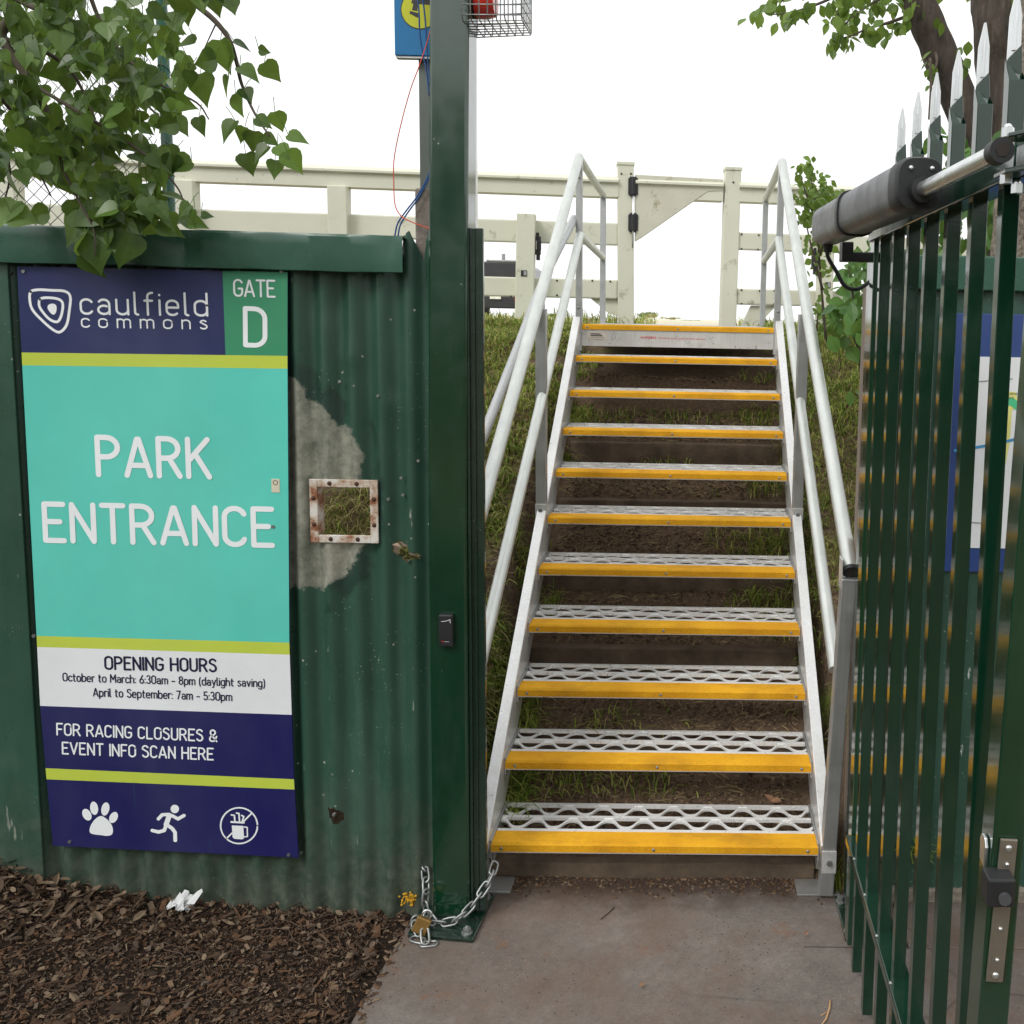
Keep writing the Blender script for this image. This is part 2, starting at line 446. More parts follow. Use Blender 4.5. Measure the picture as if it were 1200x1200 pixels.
edge = t.ramp(t.math('ADD', P[1], t.math('MULTIPLY', t.noise(14, 5, 0.7), 0.16)), (0.0, 0), (1, 1))
em = t.N.new('ShaderNodeMapRange'); em.inputs[1].default_value = 2.62; em.inputs[2].default_value = 2.74
t.link(t.math('ADD', P[1], t.math('MULTIPLY', t.math('SUBTRACT', t.noise(11, 5, 0.7), 0.4), 0.25)), em.inputs[0])
base = t.mix(em.outputs[0], base, lin(66, 53, 44))
t.set(Base_Color=base, Roughness=0.82); t.b.inputs['Specular IOR Level'].default_value = 0.35
t.bump(t.noise(160, 4, 0.7), 0.35, 0.004); M['concrete'] = t.m
mb = MB()
mb.prism([(-0.815, 0.2), (-0.82, 2.10), (-0.79, 2.60), (-0.75, 2.765), (1.9, 2.765), (1.9, 2.436), (1.9, 0.2)][:4]+[(0.62, 2.765), (0.62, 2.437), (1.9, 2.437), (1.9, 0.2)], 'z', GZ-0.11, GZ)
mb.box(0.625, 1.9, 2.441, 2.66, GZ-0.11, GZ-0.003)
slab = tag(mb.build('concrete_path', 'concrete', bevel=0.006), kind='structure')
mb = MB(); mb.box(0.33, 0.62, 2.4352, 2.4372, GZ+0.0005, GZ+0.0011)
simple('joint_dark', lin(56, 50, 46), 0.95)
jo = mb.build('path_joint', 'joint_dark'); tag(jo, kind='structure')

# ------------------------------------------------------------------ garden bed with bark mulch, left
def mulch_h(x, y):
    t_ = max(0, -0.82-x)
    z = lerp_list(-x, [(.82, -1.744), (1.125, -1.726), (1.476, -1.704), (1.8, -1.646), (1.94, -1.594), (2.3, -1.53), (3.5, -1.48)])
    z -= max(0, 2.5-y)*0.02*min(1, t_*2)
    return z+fb(x, y, 5)*0.012*min(1, t_*6)
xs2 = axis((-9, -3, .5), (-3, -0.80, .03)); ys2 = axis((-2, 1.5, .5), (1.5, 2.64, .03)); 
mb = MB()
for y in ys2:
    for x in xs2: mb.v.append((x, y, mulch_h(x, y)))
nx = len(xs2)
for j in range(len(ys2)-1):
    for i in range(nx-1):
        a = j*nx+i; mb.f.append((a, a+1, a+nx+1, a+nx))
t = NT('mulch_ground')
c = t.ramp(t.noise(55, 8, 0.75), (0.3, lin(28, 22, 18)), (0.55, lin(56, 43, 34)), (0.75, lin(86, 67, 52)))
t.set(Base_Color=c, Roughness=0.95); t.b.inputs['Specular IOR Level'].default_value = 0.2
t.bump(t.noise(90, 6, 0.7), 1.0, 0.02); M['mulch_ground'] = t.m
tag(mb.build('garden_bed', 'mulch_ground', smooth=180, fix=False), kind='structure')

# loose bark, twigs and dead leaves: nobody could count them
t = NT('bark_chips'); a = t.attr('tint')
c = t.mix(0.3, a.outputs['Color'], t.ramp(t.noise(90, 4), (0.3, lin(34, 26, 21)), (0.7, lin(104, 82, 64))))
t.set(Base_Color=c, Roughness=0.9); t.b.inputs['Specular IOR Level'].default_value = 0.25; M['bark_chips'] = t.m
mb = MB(); tint = []
CH = [lin(66,48,37), lin(82,60,45), lin(102,76,56), lin(46,36,30), lin(116,96,76), lin(98,88,78), lin(100,72,52), lin(54,43,36), lin(70,55,45), lin(132,114,94), lin(84,72,62)]
def frame(rz, tilt, roll):
    return (Matrix.Rotation(rz, 3, 'Z') @ Matrix.Rotation(tilt, 3, 'X') @ Matrix.Rotation(roll, 3, 'Y'))
def chip(x, y, L, Wd, th, c, lift=0.004, tiltmax=0.32):
    f = frame(rnd.uniform(0, 6.3), rnd.gauss(0, tiltmax*.5), rnd.gauss(0, tiltmax))
    o = Vector((x, y, mulch_h(x, y)+lift))
    j = lambda: rnd.uniform(.6, 1.1)
    P = []
    for k in (-1, 1):
        for (i, q) in ((-1,-1),(1,-1),(1,1),(-1,1)):
            P.append(o+f@Vector((L/2*i*j(), Wd/2*q*j(), th/2*k)))
    mb.add(P, [(0,3,2,1),(4,5,6,7),(0,1,5,4),(1,2,6,5),(2,3,7,6),(3,0,4,7)])
    tint.extend([c]*8)
for i in range(34000):
    x = rnd.uniform(-2.55, -0.828); y = rnd.uniform(1.75, 2.60)
    if x > -0.83+0.02*math.sin(y*30)-0.02 and y < 2.5 and rnd.random() < .6: continue
    L = min(0.06, rnd.lognormvariate(-5.1, 0.65)); chip(x, y, L*(1.5 if i % 3 == 0 else 1), L*(rnd.uniform(.10, .2) if i % 3 == 0 else rnd.uniform(.25, .75)), L*rnd.uniform(.06, .2), rnd.choice(CH), rnd.uniform(.001, .012))
for i in range(110):   # chips spilling on to the slab edge and the corner of the post
    x = -0.815+abs(rnd.gauss(0, .02)); y = rnd.uniform(1.9, 2.56); L = rnd.uniform(.004, .012)
    f = rnd.uniform(0, 6.3); o = Vector((x, y, GZ+0.002))
    d = Vector((math.cos(f), math.sin(f), 0)); e = Vector((-d.y, d.x, 0))
    mb.add([o-d*L-e*L*.4, o+d*L-e*L*.3, o+d*L*.8+e*L*.4, o-d*L*.9+e*L*.4, o+Vector((0,0,.002))], [(0,1,2,3),(0,1,4),(1,2,4),(2,3,4),(3,0,4)])
    tint.extend([rnd.choice(CH)]*5)
mb.attr['tint'] = tint
tag(mb.build('bark_mulch', 'bark_chips', fix=False), kind='stuff')
# dry grey leaves gathered at the foot of the sheet
mb = MB(); tint = []
for i in range(420):
    x = rnd.triangular(-2.5, -1.2, -1.95) if i < 340 else rnd.uniform(-1.5, -0.85); y = 2.56-abs(rnd.gauss(0, .10))
    L = rnd.uniform(.016, .05) if x < -1.5 else rnd.uniform(.012, .03); f = frame(rnd.uniform(0, 6.3), rnd.gauss(0, .45), rnd.gauss(0, .5)); o = Vector((x, y, mulch_h(x, y)+.010+rnd.random()*.02))
    c = rnd.choice([lin(116,100,84), lin(102,86,70), lin(130,114,94), lin(92,76,58), lin(84,70,58)])
    wv = rnd.uniform(.3, .5); cu = rnd.uniform(-.3, .5)
    P = [o+f@Vector(q) for q in ((-L/2,0,0),(-L*.2,-L*wv/2,cu*L*.3),(L*.2,-L*wv*.45,cu*L*.35),(L/2,0,cu*L*.2),(L*.2,L*wv*.45,cu*L*.4),(-L*.2,L*wv/2,cu*L*.25),(0,0,-cu*L*.1))]
    mb.add(P, [(0,1,6),(1,2,6),(2,3,6),(3,4,6),(4,5,6),(5,0,6)]); tint += [c]*7
mb.attr['tint'] = tint
tag(mb.build('leaf_litter', 'bark_chips', fix=False), kind='stuff')
mb = MB()
simple('twig', lin(84, 66, 52), 0.85, var=.3, vscale=30)
for i in range(70):
    x = rnd.uniform(-2.3, -0.86); y = rnd.uniform(1.8, 2.55); L = rnd.uniform(.05, .2); a = rnd.uniform(0, 6.3); pts = []
    for k in range(5):
        px = x+math.cos(a)*L*k/4; py = min(2.565, y+math.sin(a)*L*k/4); pts.append((px, py, mulch_h(px, py)+.012+rnd.random()*.006)); a += rnd.gauss(0, .18)
    if max(p[0] for p in pts) > -0.8: continue
    r = rnd.uniform(.0007, .0018); mb.tube(pts, [r, r, r*.9, r*.8, r*.5], 5)
tag(mb.build('fallen_twigs', 'twig', smooth=180), kind='stuff')
# soil crumbs swept against the foot of the steps
mb = MB(); tint = []
for i in range(1300):
    x = rnd.uniform(-0.6, 0.42) if rnd.random() < .8 else rnd.choice((-.56, .36))+rnd.gauss(0, .05); y = 2.765-abs(rnd.gauss(0, .045)); L = rnd.uniform(.002, .007)
    o = Vector((x, y, GZ+.001)); f = frame(rnd.uniform(0, 6.3), 0, 0)
    P = [o+f@Vector(q)*L for q in ((-1,-.4,0),(1,-.5,0),(.8,.5,0),(-.9,.5,0),(0,0,.7))]
    mb.add(P, [(0,1,4),(1,2,4),(2,3,4),(3,0,4)]); tint += [rnd.choice(CH+[lin(112,92,66)])]*5
SB = [lin(72,58,46), lin(92,74,60), lin(112,94,76), lin(56,45,37), lin(128,108,86), lin(84,66,52), lin(140,124,98)]
for i in range(16000):    # crumbly soil, bark and straw on the terraces and the bare parts of the bank
    if i < 11000: x = rnd.uniform(XL, XR); y = rnd.uniform(2.82, 5.0)
    elif i < 14500: y = rnd.uniform(2.75, 4.6); x = rnd.uniform(-.30*y-.1, XL-.05)
    else: y = rnd.uniform(3.0, 5.2); x = rnd.uniform(XR+.03, .22*y+.1)
    L = rnd.uniform(.003, .011); a = 4 if rnd.random() < .18 else 1; L2 = L*a*.8; wd = L*rnd.uniform(.3, .7)/(a*.9)
    o = Vector((x, y, hgt(x, y)+.002)); f = frame(rnd.uniform(0, 6.3), rnd.gauss(.3, .25), rnd.gauss(0, .3))
    P = [o+f@Vector(q) for q in ((-L2,-wd,0),(L2,-wd,0),(L2,wd,0),(-L2,wd,0),(0,0,L*.45))]
    mb.add(P, [(0,1,4),(1,2,4),(2,3,4),(3,0,4)]); tint += [lin(158,140,104) if a > 1 else rnd.choice(SB)]*5
mb.attr['tint'] = tint
tag(mb.build('soil_crumbs', 'bark_chips', fix=False), kind='stuff')
# ------------------------------------------------------------------ corrugated fence, left
FY = 2.580; PIT = 0.0762; AMP = 0.0120
fence = thing('corrugated_fence', 'weathered dark green corrugated iron fence with a rusty framed hole, left of the gate post', 'fence', (-2.3, FY, GZ))
peel = [atY(330+x/4, 420+y/4, FY) for x, y in ((25,92),(60,88),(100,120),(125,190),(180,205),(235,250),(250,300),(330,330),(362,380),(375,430),(378,560),(392,700),(390,860),(372,905),(345,960),(290,992),(240,1052),(190,1092),(130,1070),(35,1088),(-60,1060),(-60,150))]
peel = [(p.x, p.z) for p in peel]
def sdist(poly, x, y):
    ins = False; d = 1e9; n = len(poly)
    for i in range(n):
        ax, ay = poly[i]; bx, by = poly[(i+1) % n]
        if (ay > y) != (by > y) and x < (bx-ax)*(y-ay)/(by-ay)+ax: ins = not ins
        ex, ey = bx-ax, by-ay; k = max(0, min(1, ((x-ax)*ex+(y-ay)*ey)/(ex*ex+ey*ey+1e-12)))
        d = min(d, math.hypot(x-ax-k*ex, y-ay-k*ey))
    return d if ins else -d
wa = atY(366, 566, FY); wb = atY(439, 633, FY)          # the framed opening
tear = [atY(330+x/4, 420+y/4, FY) for x, y in ((518,872),(545,862),(585,872),(600,905),(640,915),(655,925),(645,938),(605,938),(590,955),(560,930),(528,915))]
tear = [(p.x, p.z) for p in tear]
tear2 = [(atY(x, y, FY).x, atY(x, y, FY).z) for x, y in ((384,948),(392,945),(401,950),(403,961),(393,963),(386,957))]
def hole(x, z):
    if wa.x+.004 < x < wb.x-.004 and wb.z+.004 < z < wa.z-.004: return True
    if -0.84 < x < -0.70 and -0.75 < z < -0.58 and sdist(tear, x, z) > -0.001: return True
    if -1.1 < x < -0.9 and -1.5 < z < -1.3 and sdist(tear2, x, z) > -0.001: return True
    return False
gx = axis((-6.0, -2.6, PIT/8), (-2.6, -1.16, PIT/10), (-1.16, -0.724, PIT/16))
gz = axis((-1.80, -1.50, .02), (-1.50, -1.38, .006), (-1.38, -0.78, .02), (-0.78, -0.56, .006), (-.56, .10, .02), (.10, .222, .012))
def topz(x):      # bent, snipped top edge beside the post
    if x < -0.80: return .165
    return lerp_list(x, [(-.80, .165), (-.797, .205), (-.776, .222), (-.752, .165), (-.745, .15), (-.735, .218), (-.72, .225)])
mb = MB(); pe = []
def dent(x, z):
    d = 0
    for cx_, cz_, r_, a_ in ((-1.0,.02,.05,.004),(-.83,-.25,.03,-.004),(-.9,-1.1,.10,.006),(-1.95,-.55,.06,.006),(-.83,-1.25,.05,-.005),(-.95,-.12,.03,-.004)):
        d += a_*math.exp(-((x-cx_)**2+(z-cz_)**2)/(r_*r_))
    return d
for z in gz:
    for x in gx:
        zz = min(z, topz(x))
        mb.v.append((x, FY+AMP*math.sin(2*math.pi*x/PIT)+dent(x, zz)+.004*mnoise.noise(Vector((x*2, 0, zz*2))), zz))
        pe.append(sdist(peel, x, zz) if x > -1.4 and -1 < zz < 0 else -0.3)
nx = len(gx)
for j in range(len(gz)-1):
    for i in range(nx-1):
        xm = (gx[i]+gx[i+1])/2; zm = (gz[j]+gz[j+1])/2
        if zm > topz(xm) or hole(xm, zm): continue
        a = j*nx+i; mb.f.append((a, a+1, a+nx+1, a+nx))
mb.attr['bare'] = pe
t = NT('green_sheet'); P = t.sep()
streak = t.noise(9, 5, 0.6, t.mapping((1, 1, 0.12)))
paint = t.ramp(t.mix(0.35, streak, t.noise(2.6, 6, 0.65)), (0.28, lin(38, 66, 54)), (0.55, lin(50, 81, 68)), (0.75, lin(72, 100, 88)))
overp = t.attr('bare').outputs['Fac']
sd = t.math('ADD', overp, t.math('ADD', t.math('MULTIPLY', t.math('SUBTRACT', t.noise(70, 6, 0.8), 0.5), 0.034), t.math('MULTIPLY', t.math('SUBTRACT', t.noise(16, 4, 0.6), 0.5), 0.06)))
halo = t.ramp(t.math('ADD', sd, 0.5), (0.445, 0), (0.45, 1))       # darker fresh paint round the bare patch
hz = t.math('MULTIPLY', halo, t.ramp(t.noise(7, 3), (0.42, 0), (0.5, 0.65)))
paint = t.mix(hz, paint, lin(34, 52, 48))
zinc = t.ramp(t.mix(0.5, t.noise(30, 6, 0.75), t.noise(8, 5, 0.6, t.mapping((1, 1, .25)))), (0.33, lin(96, 102, 92)), (0.46, lin(144, 147, 134)), (0.55, lin(172, 172, 158)), (0.66, lin(208, 208, 194)))
isb = t.ramp(t.math('ADD', sd, 0.5), (0.497, 0), (0.503, 1))
colr = t.mix(isb, paint, zinc)
# chips and scratches down to zinc, grime near the ground
ch = t.ramp(t.vor(26).outputs['Distance'], (0.055, 1), (0.10, 0))
ch = t.math('MULTIPLY', ch, t.ramp(t.noise(6, 4, 0.6), (0.54, 0), (0.60, 1)))
ch2 = t.math('MULTIPLY', t.ramp(t.vor(75).outputs['Distance'], (0.07, 1), (0.13, 0)), t.ramp(t.noise(4, 4, 0.6), (0.52, 0), (0.62, 1)))
scr = t.math('MULTIPLY', t.ramp(t.noise(48, 3, .6, t.mapping((1, 1, .16))), (.66, 0), (.70, .75)), t.ramp(t.noise(3.1, 4, .7), (.53, 0), (.60, 1)))
colr = t.mix(t.math('MAXIMUM', scr, t.math('MAXIMUM', ch, ch2)), colr, lin(170, 172, 160))
low = t.N.new('ShaderNodeMapRange'); low.inputs[1].default_value = -1.72; low.inputs[2].default_value = -1.35; low.inputs[3].default_value = 0.62; low.inputs[4].default_value = 0.0
t.link(t.math('ADD', P[2], t.math('MULTIPLY', t.math('SUBTRACT', t.noise(7, 6, 0.7), 0.5), 0.5)), low.inputs[0])
mud = t.ramp(t.noise(22, 5, 0.7), (0.35, lin(62, 62, 54)), (0.65, lin(112, 110, 98)))
colr = t.mix(low.outputs[0], colr, mud)
rus = t.ramp(t.noise(13, 5, 0.7), (0.70, 0), (0.76, 0.8))
colr = t.mix(rus, colr, lin(84, 66, 50))
t.set(Base_Color=colr, Roughness=t.ramp(t.noise(12, 4), (0.3, 0.24), (0.7, 0.44)), Metallic=t.math('MULTIPLY', isb, 0.35))
t.b.inputs['Specular IOR Level'].default_value = 0.5
t.bump(t.mix(0.5, t.noise(160, 3), t.noise(20, 3)), 0.10, 0.004); M['green_sheet'] = t.m
mb.build('corrugated_sheet', 'green_sheet', fence, smooth=60, fix=False)

t = simple('green_flashing', lin(52, 88, 74), 0.27, var=.10, vscale=5, dirt=(lin(150, 158, 148), 34, 0.70), bump=.05, bscale=40)
# folded capping along the top, dented in the middle
mb = MB(); cx_ = axis((-6, -2.6, .2), (-2.6, -0.784, .012)); prof = [(2.556, .200), (2.535, .205), (2.532, .198), (2.531, .175), (2.531, .150), (2.531, .128), (2.533, .108), (2.540, .106)]
prof = [(2.64, .20), (2.60, .203)]+prof
def capd(x, k):
    s = 0
    for c0, wd, a in ((-1.61, .05, -.022), (-1.535, .035, .022), (-1.46, .055, -.024), (-1.36, .05, .018), (-1.26, .06, -.010), (-1.10, .08, .004), (-.82, .05, .012)):
        s += a*max(0, 1-abs(x-c0)/wd)
    return s*(1-abs(k-4.5)/6)
for x in cx_:
    for k, (y, z) in enumerate(prof):
        mb.v.append((x, y+(capd(x, k) if k > 2 else 0)+.0015*mnoise.noise(Vector((x*9, k*.5, 0))), z+.0115*(-0.78-x)*0.55+(.004*mnoise.noise(Vector((x*7, 3, k*.1))) if k > 6 else 0)))
n = len(prof)
for i in range(len(cx_)-1):
    for k in range(n-1): mb.f.append((i*n+k, (i+1)*n+k, (i+1)*n+k+1, i*n+k+1))
mb.build('capping', 'green_flashing', fence, smooth=25)
mb = MB(); mb.box(-2.2, -1.835, 2.556, 2.563, -1.66, .15); mb.attr['bare'] = [-.3]*8; mb.build('lap_strip', 'green_sheet', fence, bevel=.002)

t = NT('rusty_frame')
c = t.ramp(t.noise(14, 6, 0.7), (0.42, lin(206, 202, 194)), (0.52, lin(178, 160, 142)), (0.60, lin(132, 82, 52)), (0.72, lin(86, 54, 38)))
t.set(Base_Color=c, Roughness=0.7); t.bump(t.noise(90, 4, .7), .3, .003); M['rusty_frame'] = t.m
simple('rivet_rust', lin(74, 50, 38), .7, .3, bump=.3)
A_, B_ = atY(362, 561.5, FY-.018), atY(443.5, 637, FY-.018); bw = .0215
mb = MB(); y0_, y1_ = FY-.018, FY-.011
mb.box(A_.x, A_.x+bw, y0_, y1_, B_.z, A_.z); mb.box(B_.x-bw, B_.x, y0_, y1_, B_.z, A_.z)
mb.box(A_.x+bw, B_.x-bw, y0_+.0004, y1_, A_.z-bw, A_.z); mb.box(A_.x+bw, B_.x-bw, y0_+.0004, y1_, B_.z, B_.z+bw)
mb.box(A_.x+bw-.003, A_.x+bw, y1_, FY+.03, B_.z+bw, A_.z-bw); mb.box(B_.x-bw, B_.x-bw+.003, y1_, FY+.03, B_.z+bw, A_.z-bw)
wf = mb.build('window_frame', 'rusty_frame', fence, bevel=.0015)
for (u, v) in ((.27,0),(.72,0),(.27,1),(.72,1),(0,.27),(0,.74),(1,.27),(1,.74)):
    x = A_.x+bw/2+(B_.x-A_.x-bw)*u; z = A_.z-bw/2-(A_.z-B_.z-bw)*v
    b = MB(); b.ball((x, y0_, z), .0062, .004, .0062, 10, 6); b.build('rivet', 'rivet_rust', wf, smooth=180)
# weathered curl of torn tin round the small hole
mb = MB()
simple('torn_tin', lin(120, 106, 92), .6, .4, var=.35, vscale=60, bump=.4)
for i, (x, z) in enumerate(tear):
    x2, z2 = tear[(i+1) % len(tear)]; cxm, czm = -.775, -.672
    yy = FY+AMP*math.sin(2*math.pi*x/PIT)-.002
    mb.add([(x, yy, z), (x2, yy, z2), (x2+(cxm-x2)*.3, yy-.006-.004*rnd.random(), z2+(czm-z2)*.3), (x+(cxm-x)*.28, yy-.005, z+(czm-z)*.28)], [(0,1,2,3)])
mb.build('torn_edge', 'torn_tin', fence)
simple('galv', lin(150, 153, 152), .42, .75, var=.14, vscale=25)
for (px, py) in ((472, 580), (398, 447), (443, 464), (391, 955), (490, 540), (455, 585), (352, 1000), (12, 320), (12, 360), (470, 560)):
    p = atY(px, py, FY-.012); b = MB(); b.cyl((p.x, p.y+.006, p.z), (p.x, p.y-.002, p.z), .0042, 8); b.build('screw', 'galv', fence, smooth=40)

# ------------------------------------------------------------------ entrance sign
SGY = 2.555
L_ = [(.104,-1.808),(-.906,-1.8135),(-1.11,-1.815),(-1.30,-1.810),(-1.523,-1.802)]
R_ = [(.104,-1.096),(-.12,-1.1025),(-.916,-1.1195),(-1.125,-1.1185),(-1.32,-1.1175),(-1.552,-1.111)]
def sgn(x, y, h=0.0):                     # pixel of the photo on the plane of the board
    p = atY(x, y, SGY); p.y -= h; return p
def edge(side, z):
    return lerp_list(-z, [(-a, b) for a, b in side])
sign = thing('entrance_sign', 'tall teal and navy park entrance board with opening hours, screwed to the green fence', 'sign', (-1.46, SGY, -1.53))
def slab_poly(zl0, zr0, zl1, zr1, x0=None, x1=None, h0=0.0, h1=0.001, nseg=6):
    """board strip between two lines (left z, right z), following the board's slightly racked edges"""
    mb = MB(); V = []
    for i in range(nseg+1):
        k = i/nseg; zl = zl0+(zl1-zl0)*k; zr = zr0+(zr1-zr0)*k
        a = edge(L_, zl); b = edge(R_, zr)
        xa = a if x0 is None else x0; xb = b if x1 is None else x1
        za = zl+(zr-zl)*(xa-a)/(b-a); zb = zl+(zr-zl)*(xb-a)/(b-a)
        for hh in (h0, h1): V += [(xa, SGY-hh, za), (xb, SGY-hh, zb)]
    mb.v = V
    for i in range(nseg):
        o = i*4; q = o+4
        mb.f += [(o+2, q+2, q+3, o+3), (o, o+1, q+1, q), (o, q, q+2, o+2), (o+1, o+3, q+3, q+1)]
    mb.f += [(0, 2, 3, 1), (nseg*4, nseg*4+1, nseg*4+3, nseg*4+2)]
    return mb
def print_mat(name, c, scr=0.6):
    t = NT(name); n = t.noise(3, 5, .6)
    k = t.ramp(n, (.3, tuple(v*.93 for v in c)), (.7, tuple(min(1, v*1.06) for v in c)))
    sp = t.math('MULTIPLY', t.ramp(t.vor(16).outputs['Distance'], (.03, 1), (.05, 0)), t.ramp(t.noise(5), (.52, 0), (.6, scr)))
    k = t.mix(sp, k, lin(70, 84, 80))
    k = t.mix(t.ramp(t.noise(1.3, 5, .6, t.mapping((1, 1, .4))), (.45, 0), (.75, .06)), k, lin(206, 212, 206))
    sc_ = t.math('MULTIPLY', t.ramp(t.noise(60, 3, .6, t.mapping((1, 1, .03))), (.70, 0), (.73, 1)), t.ramp(t.noise(4), (.5, 0), (.62, .3*scr)))
    k = t.mix(sc_, k, lin(60, 90, 90))
    t.set(Base_Color=k, Roughness=t.ramp(t.noise(14, 4), (.3, .34), (.7, .48))); t.b.inputs['Specular IOR Level'].default_value = .35; M[name] = t.m
print_mat('p_navy', lin(38, 46, 92)); print_mat('p_navy2', lin(30, 30, 86)); print_mat('p_green', lin(58, 142, 104)); print_mat('p_lime', lin(188, 204, 74))
print_mat('p_teal', lin(90, 200, 184), .8); print_mat('p_white', lin(226, 229, 232)); simple('p_ink', lin(26, 28, 60), .5); simple('p_letter', lin(232, 236, 238), .5, var=.04)
zz = lambda a, b: (sgn(*a).z, sgn(*b).z)
r0 = (.104, .104); r1 = zz((22.7, 413), (336, 417)); r2 = zz((23.5, 428), (336, 432)); r3 = zz((41.3, 745), (338, 753)); r4 = zz((42, 758), (338, 767))
r5 = zz((46, 827), (341, 837.5)); r6 = zz((52, 900), (344, 913)); r7 = zz((53, 913), (344, 925)); r8 = (-1.523, -1.552)
slab_poly(*r0, *r8, h0=-.004, h1=0, nseg=14).build('board', 'p_navy2', sign, smooth=30)
gxm = sgn(262.5, 360).x
for nm, a, b, mt, x0, x1 in (('header_panel', r0, r1, 'p_navy', None, gxm), ('gate_panel', r0, r1, 'p_green', gxm, None), ('lime_stripe', r1, r2, 'p_lime', None, None),
        ('teal_panel', r2, r3, 'p_teal', None, None), ('lime_stripe', r3, r4, 'p_lime', None, None), ('hours_panel', r4, r5, 'p_white', None, None),
        ('closures_panel', r5, r6, 'p_navy2', None, None), ('lime_stripe', r6, r7, 'p_lime', None, None), ('icon_panel', r7, r8, 'p_navy2', None, None)):
    slab_poly(*a, *b, x0=x0, x1=x1).build(nm, mt, sign, smooth=30)
LY = .0013
pxm = lambda px: px/430.0                   # photo pixels to metres on the board
def words(nm, s, a, b, hpx, wt, mt='p_letter', gap=.17):
    mb = MB(); text_line(mb, s, sgn(*a, LY), sgn(*b, LY), pxm(hpx), wt, gap=gap); return mb.build(nm, mt, sign, fix=False)
words('place_name', 'caulfield', (95.6, 367.6), (243.3, 369.8), 25, .105, gap=.24)
words('place_name', 'commons', (96.5, 383.2), (243, 385.4), 14.6, .12, gap=.52)
words('gate_word', 'GATE', (275, 346.6), (322.3, 347.8), 18.2, .125)
words('gate_letter', 'D', (288, 404.2), (311, 405.2), 42, .13)
words('big_words', 'PARK', (116, 556), (246, 558.8), 44, .145, gap=.2)
words('big_words', 'ENTRANCE', (54.2, 633.0), (319.5, 639.0), 43.5, .145, gap=.2)
words('hours_title', 'OPENING HOURS', (124, 783.6), (253.5, 786.6), 15, .165, 'p_ink', .2)
words('hours_line', 'October to March: 6:30am - 8pm (daylight saving)', (74.5, 797.6), (310.5, 804.6), 9.6, .15, 'p_ink', .2)
words('hours_line', 'April to September: 7am - 5:30pm', (110, 815.4), (272, 820.8), 9.8, .15, 'p_ink', .2)
words('closure_line', 'FOR RACING CLOSURES &', (67.5, 860.6), (254.5, 868.6), 14, .14, gap=.2)
words('closure_line', 'EVENT INFO SCAN HERE', (74, 882.8), (250, 890.0), 14.2, .14, gap=.2)
def stroke_px(mb, pts, wpx, tr, lift, closed=False):
    P = [sgn(*tr(*p), LY) for p in pts]
    if closed: P = P+[P[0]]
    stroke(mb, [(p.x, p.z) for p in P], pxm(wpx), lambda u, v, h: Vector((u, SGY-LY-h, v)), lift)
def smooth_loop(pts, n=6):
    out = []; N = len(pts)
    for i in range(N):
        p0, p1, p2, p3 = [Vector(pts[(i+k) % N]) for k in (-1, 0, 1, 2)]
        for j in range(n):
            q = j/n; out.append(tuple(.5*((2*p1)+(p2-p0)*q+(2*p0-5*p1+4*p2-p3)*q*q+(3*p1-p0-3*p2+p3)*q**3)))
    return out
def fill_px(mb, pts, tr, lift):
    P = [sgn(*tr(*p), LY+lift[0]) for p in pts]; lift[0] += .00004
    mb.add(P, [tuple(range(len(P)))])
z6 = lambda x, y: (x/3.3333, 300+y/3.3333)
z7 = lambda x, y: (20+x/3.42857, 740+y/3.42857)
mb = MB(); lf = [.0003]
stroke_px(mb, smooth_loop([(122,140),(150,132),(200,134),(255,138),(276,160),(272,215),(262,268),(238,296),(212,290),(170,255),(130,212),(118,172)]), 3.0, z6, lf, True)
stroke_px(mb, smooth_loop([(158,170),(178,163),(225,167),(246,184),(243,225),(230,254),(210,255),(185,238),(160,206),(154,186)]), 3.0, z6, lf, True)
fill_px(mb, smooth_loop([(192,190),(208,186),(220,192),(223,208),(217,226),(206,228),(194,216),(187,202)], 4), z6, lf)
mb.build('emblem', 'p_letter', sign, fix=False)
def ell(cx, cy, rx, ry, rot, n=20):
    c, s = math.cos(R(rot)), math.sin(R(rot)); return [(cx+rx*math.cos(a)*c-ry*math.sin(a)*s, cy+rx*math.cos(a)*s+ry*math.sin(a)*c) for a in [2*math.pi*i/n for i in range(n)]]
mb = MB(); lf = [.0003]
for e in ((282,735,17,25,-28),(311,709,16,27,-8),(356,712,16,27,12),(389,746,16,24,28)): fill_px(mb, ell(*e), z7, lf)
fill_px(mb, smooth_loop([(340,740),(368,758),(385,785),(384,812),(365,820),(340,817),(312,814),(294,806),(296,782),(314,754)], 4), z7, lf)
mb.build('paw_icon', 'p_letter', sign, fix=False)
mb = MB(); lf = [.0003]
fill_px(mb, ell(635,712,17,17,0), z7, lf)
for pl, wd in (([(569,752),(585,735),(612,734),(630,742),(648,752),(672,738)], 4.2), ([(612,742),(600,775)], 6.0), ([(603,772),(593,798),(570,804),(545,798)], 4.4), ([(604,776),(624,790),(636,806),(637,838)], 4.6)):
    stroke_px(mb, pl, wd, z7, lf)
mb.build('runner_icon', 'p_letter', sign, fix=False)
mb = MB(); lf = [.0003]
stroke_px(mb, ell(893,779,74,72,0,36), 1.9, z7, lf, True)
fill_px(mb, [(864,778),(910,780),(913,830),(905,834),(874,832),(867,826)], z7, lf)
stroke_px(mb, [(862,764),(912,767)], 2.4, z7, lf)
for pl in ([(862,736),(874,737),(877,762)], [(883,728),(893,730),(895,760)], [(903,738),(912,742),(906,762)]): stroke_px(mb, pl, 1.9, z7, lf)
stroke_px(mb, [(914,784),(926,786),(927,822),(915,824)], 1.6, z7, lf)
stroke_px(mb, [(945,728),(905,768)], 1.9, z7, lf); stroke_px(mb, [(866,808),(842,831)], 1.9, z7, lf)
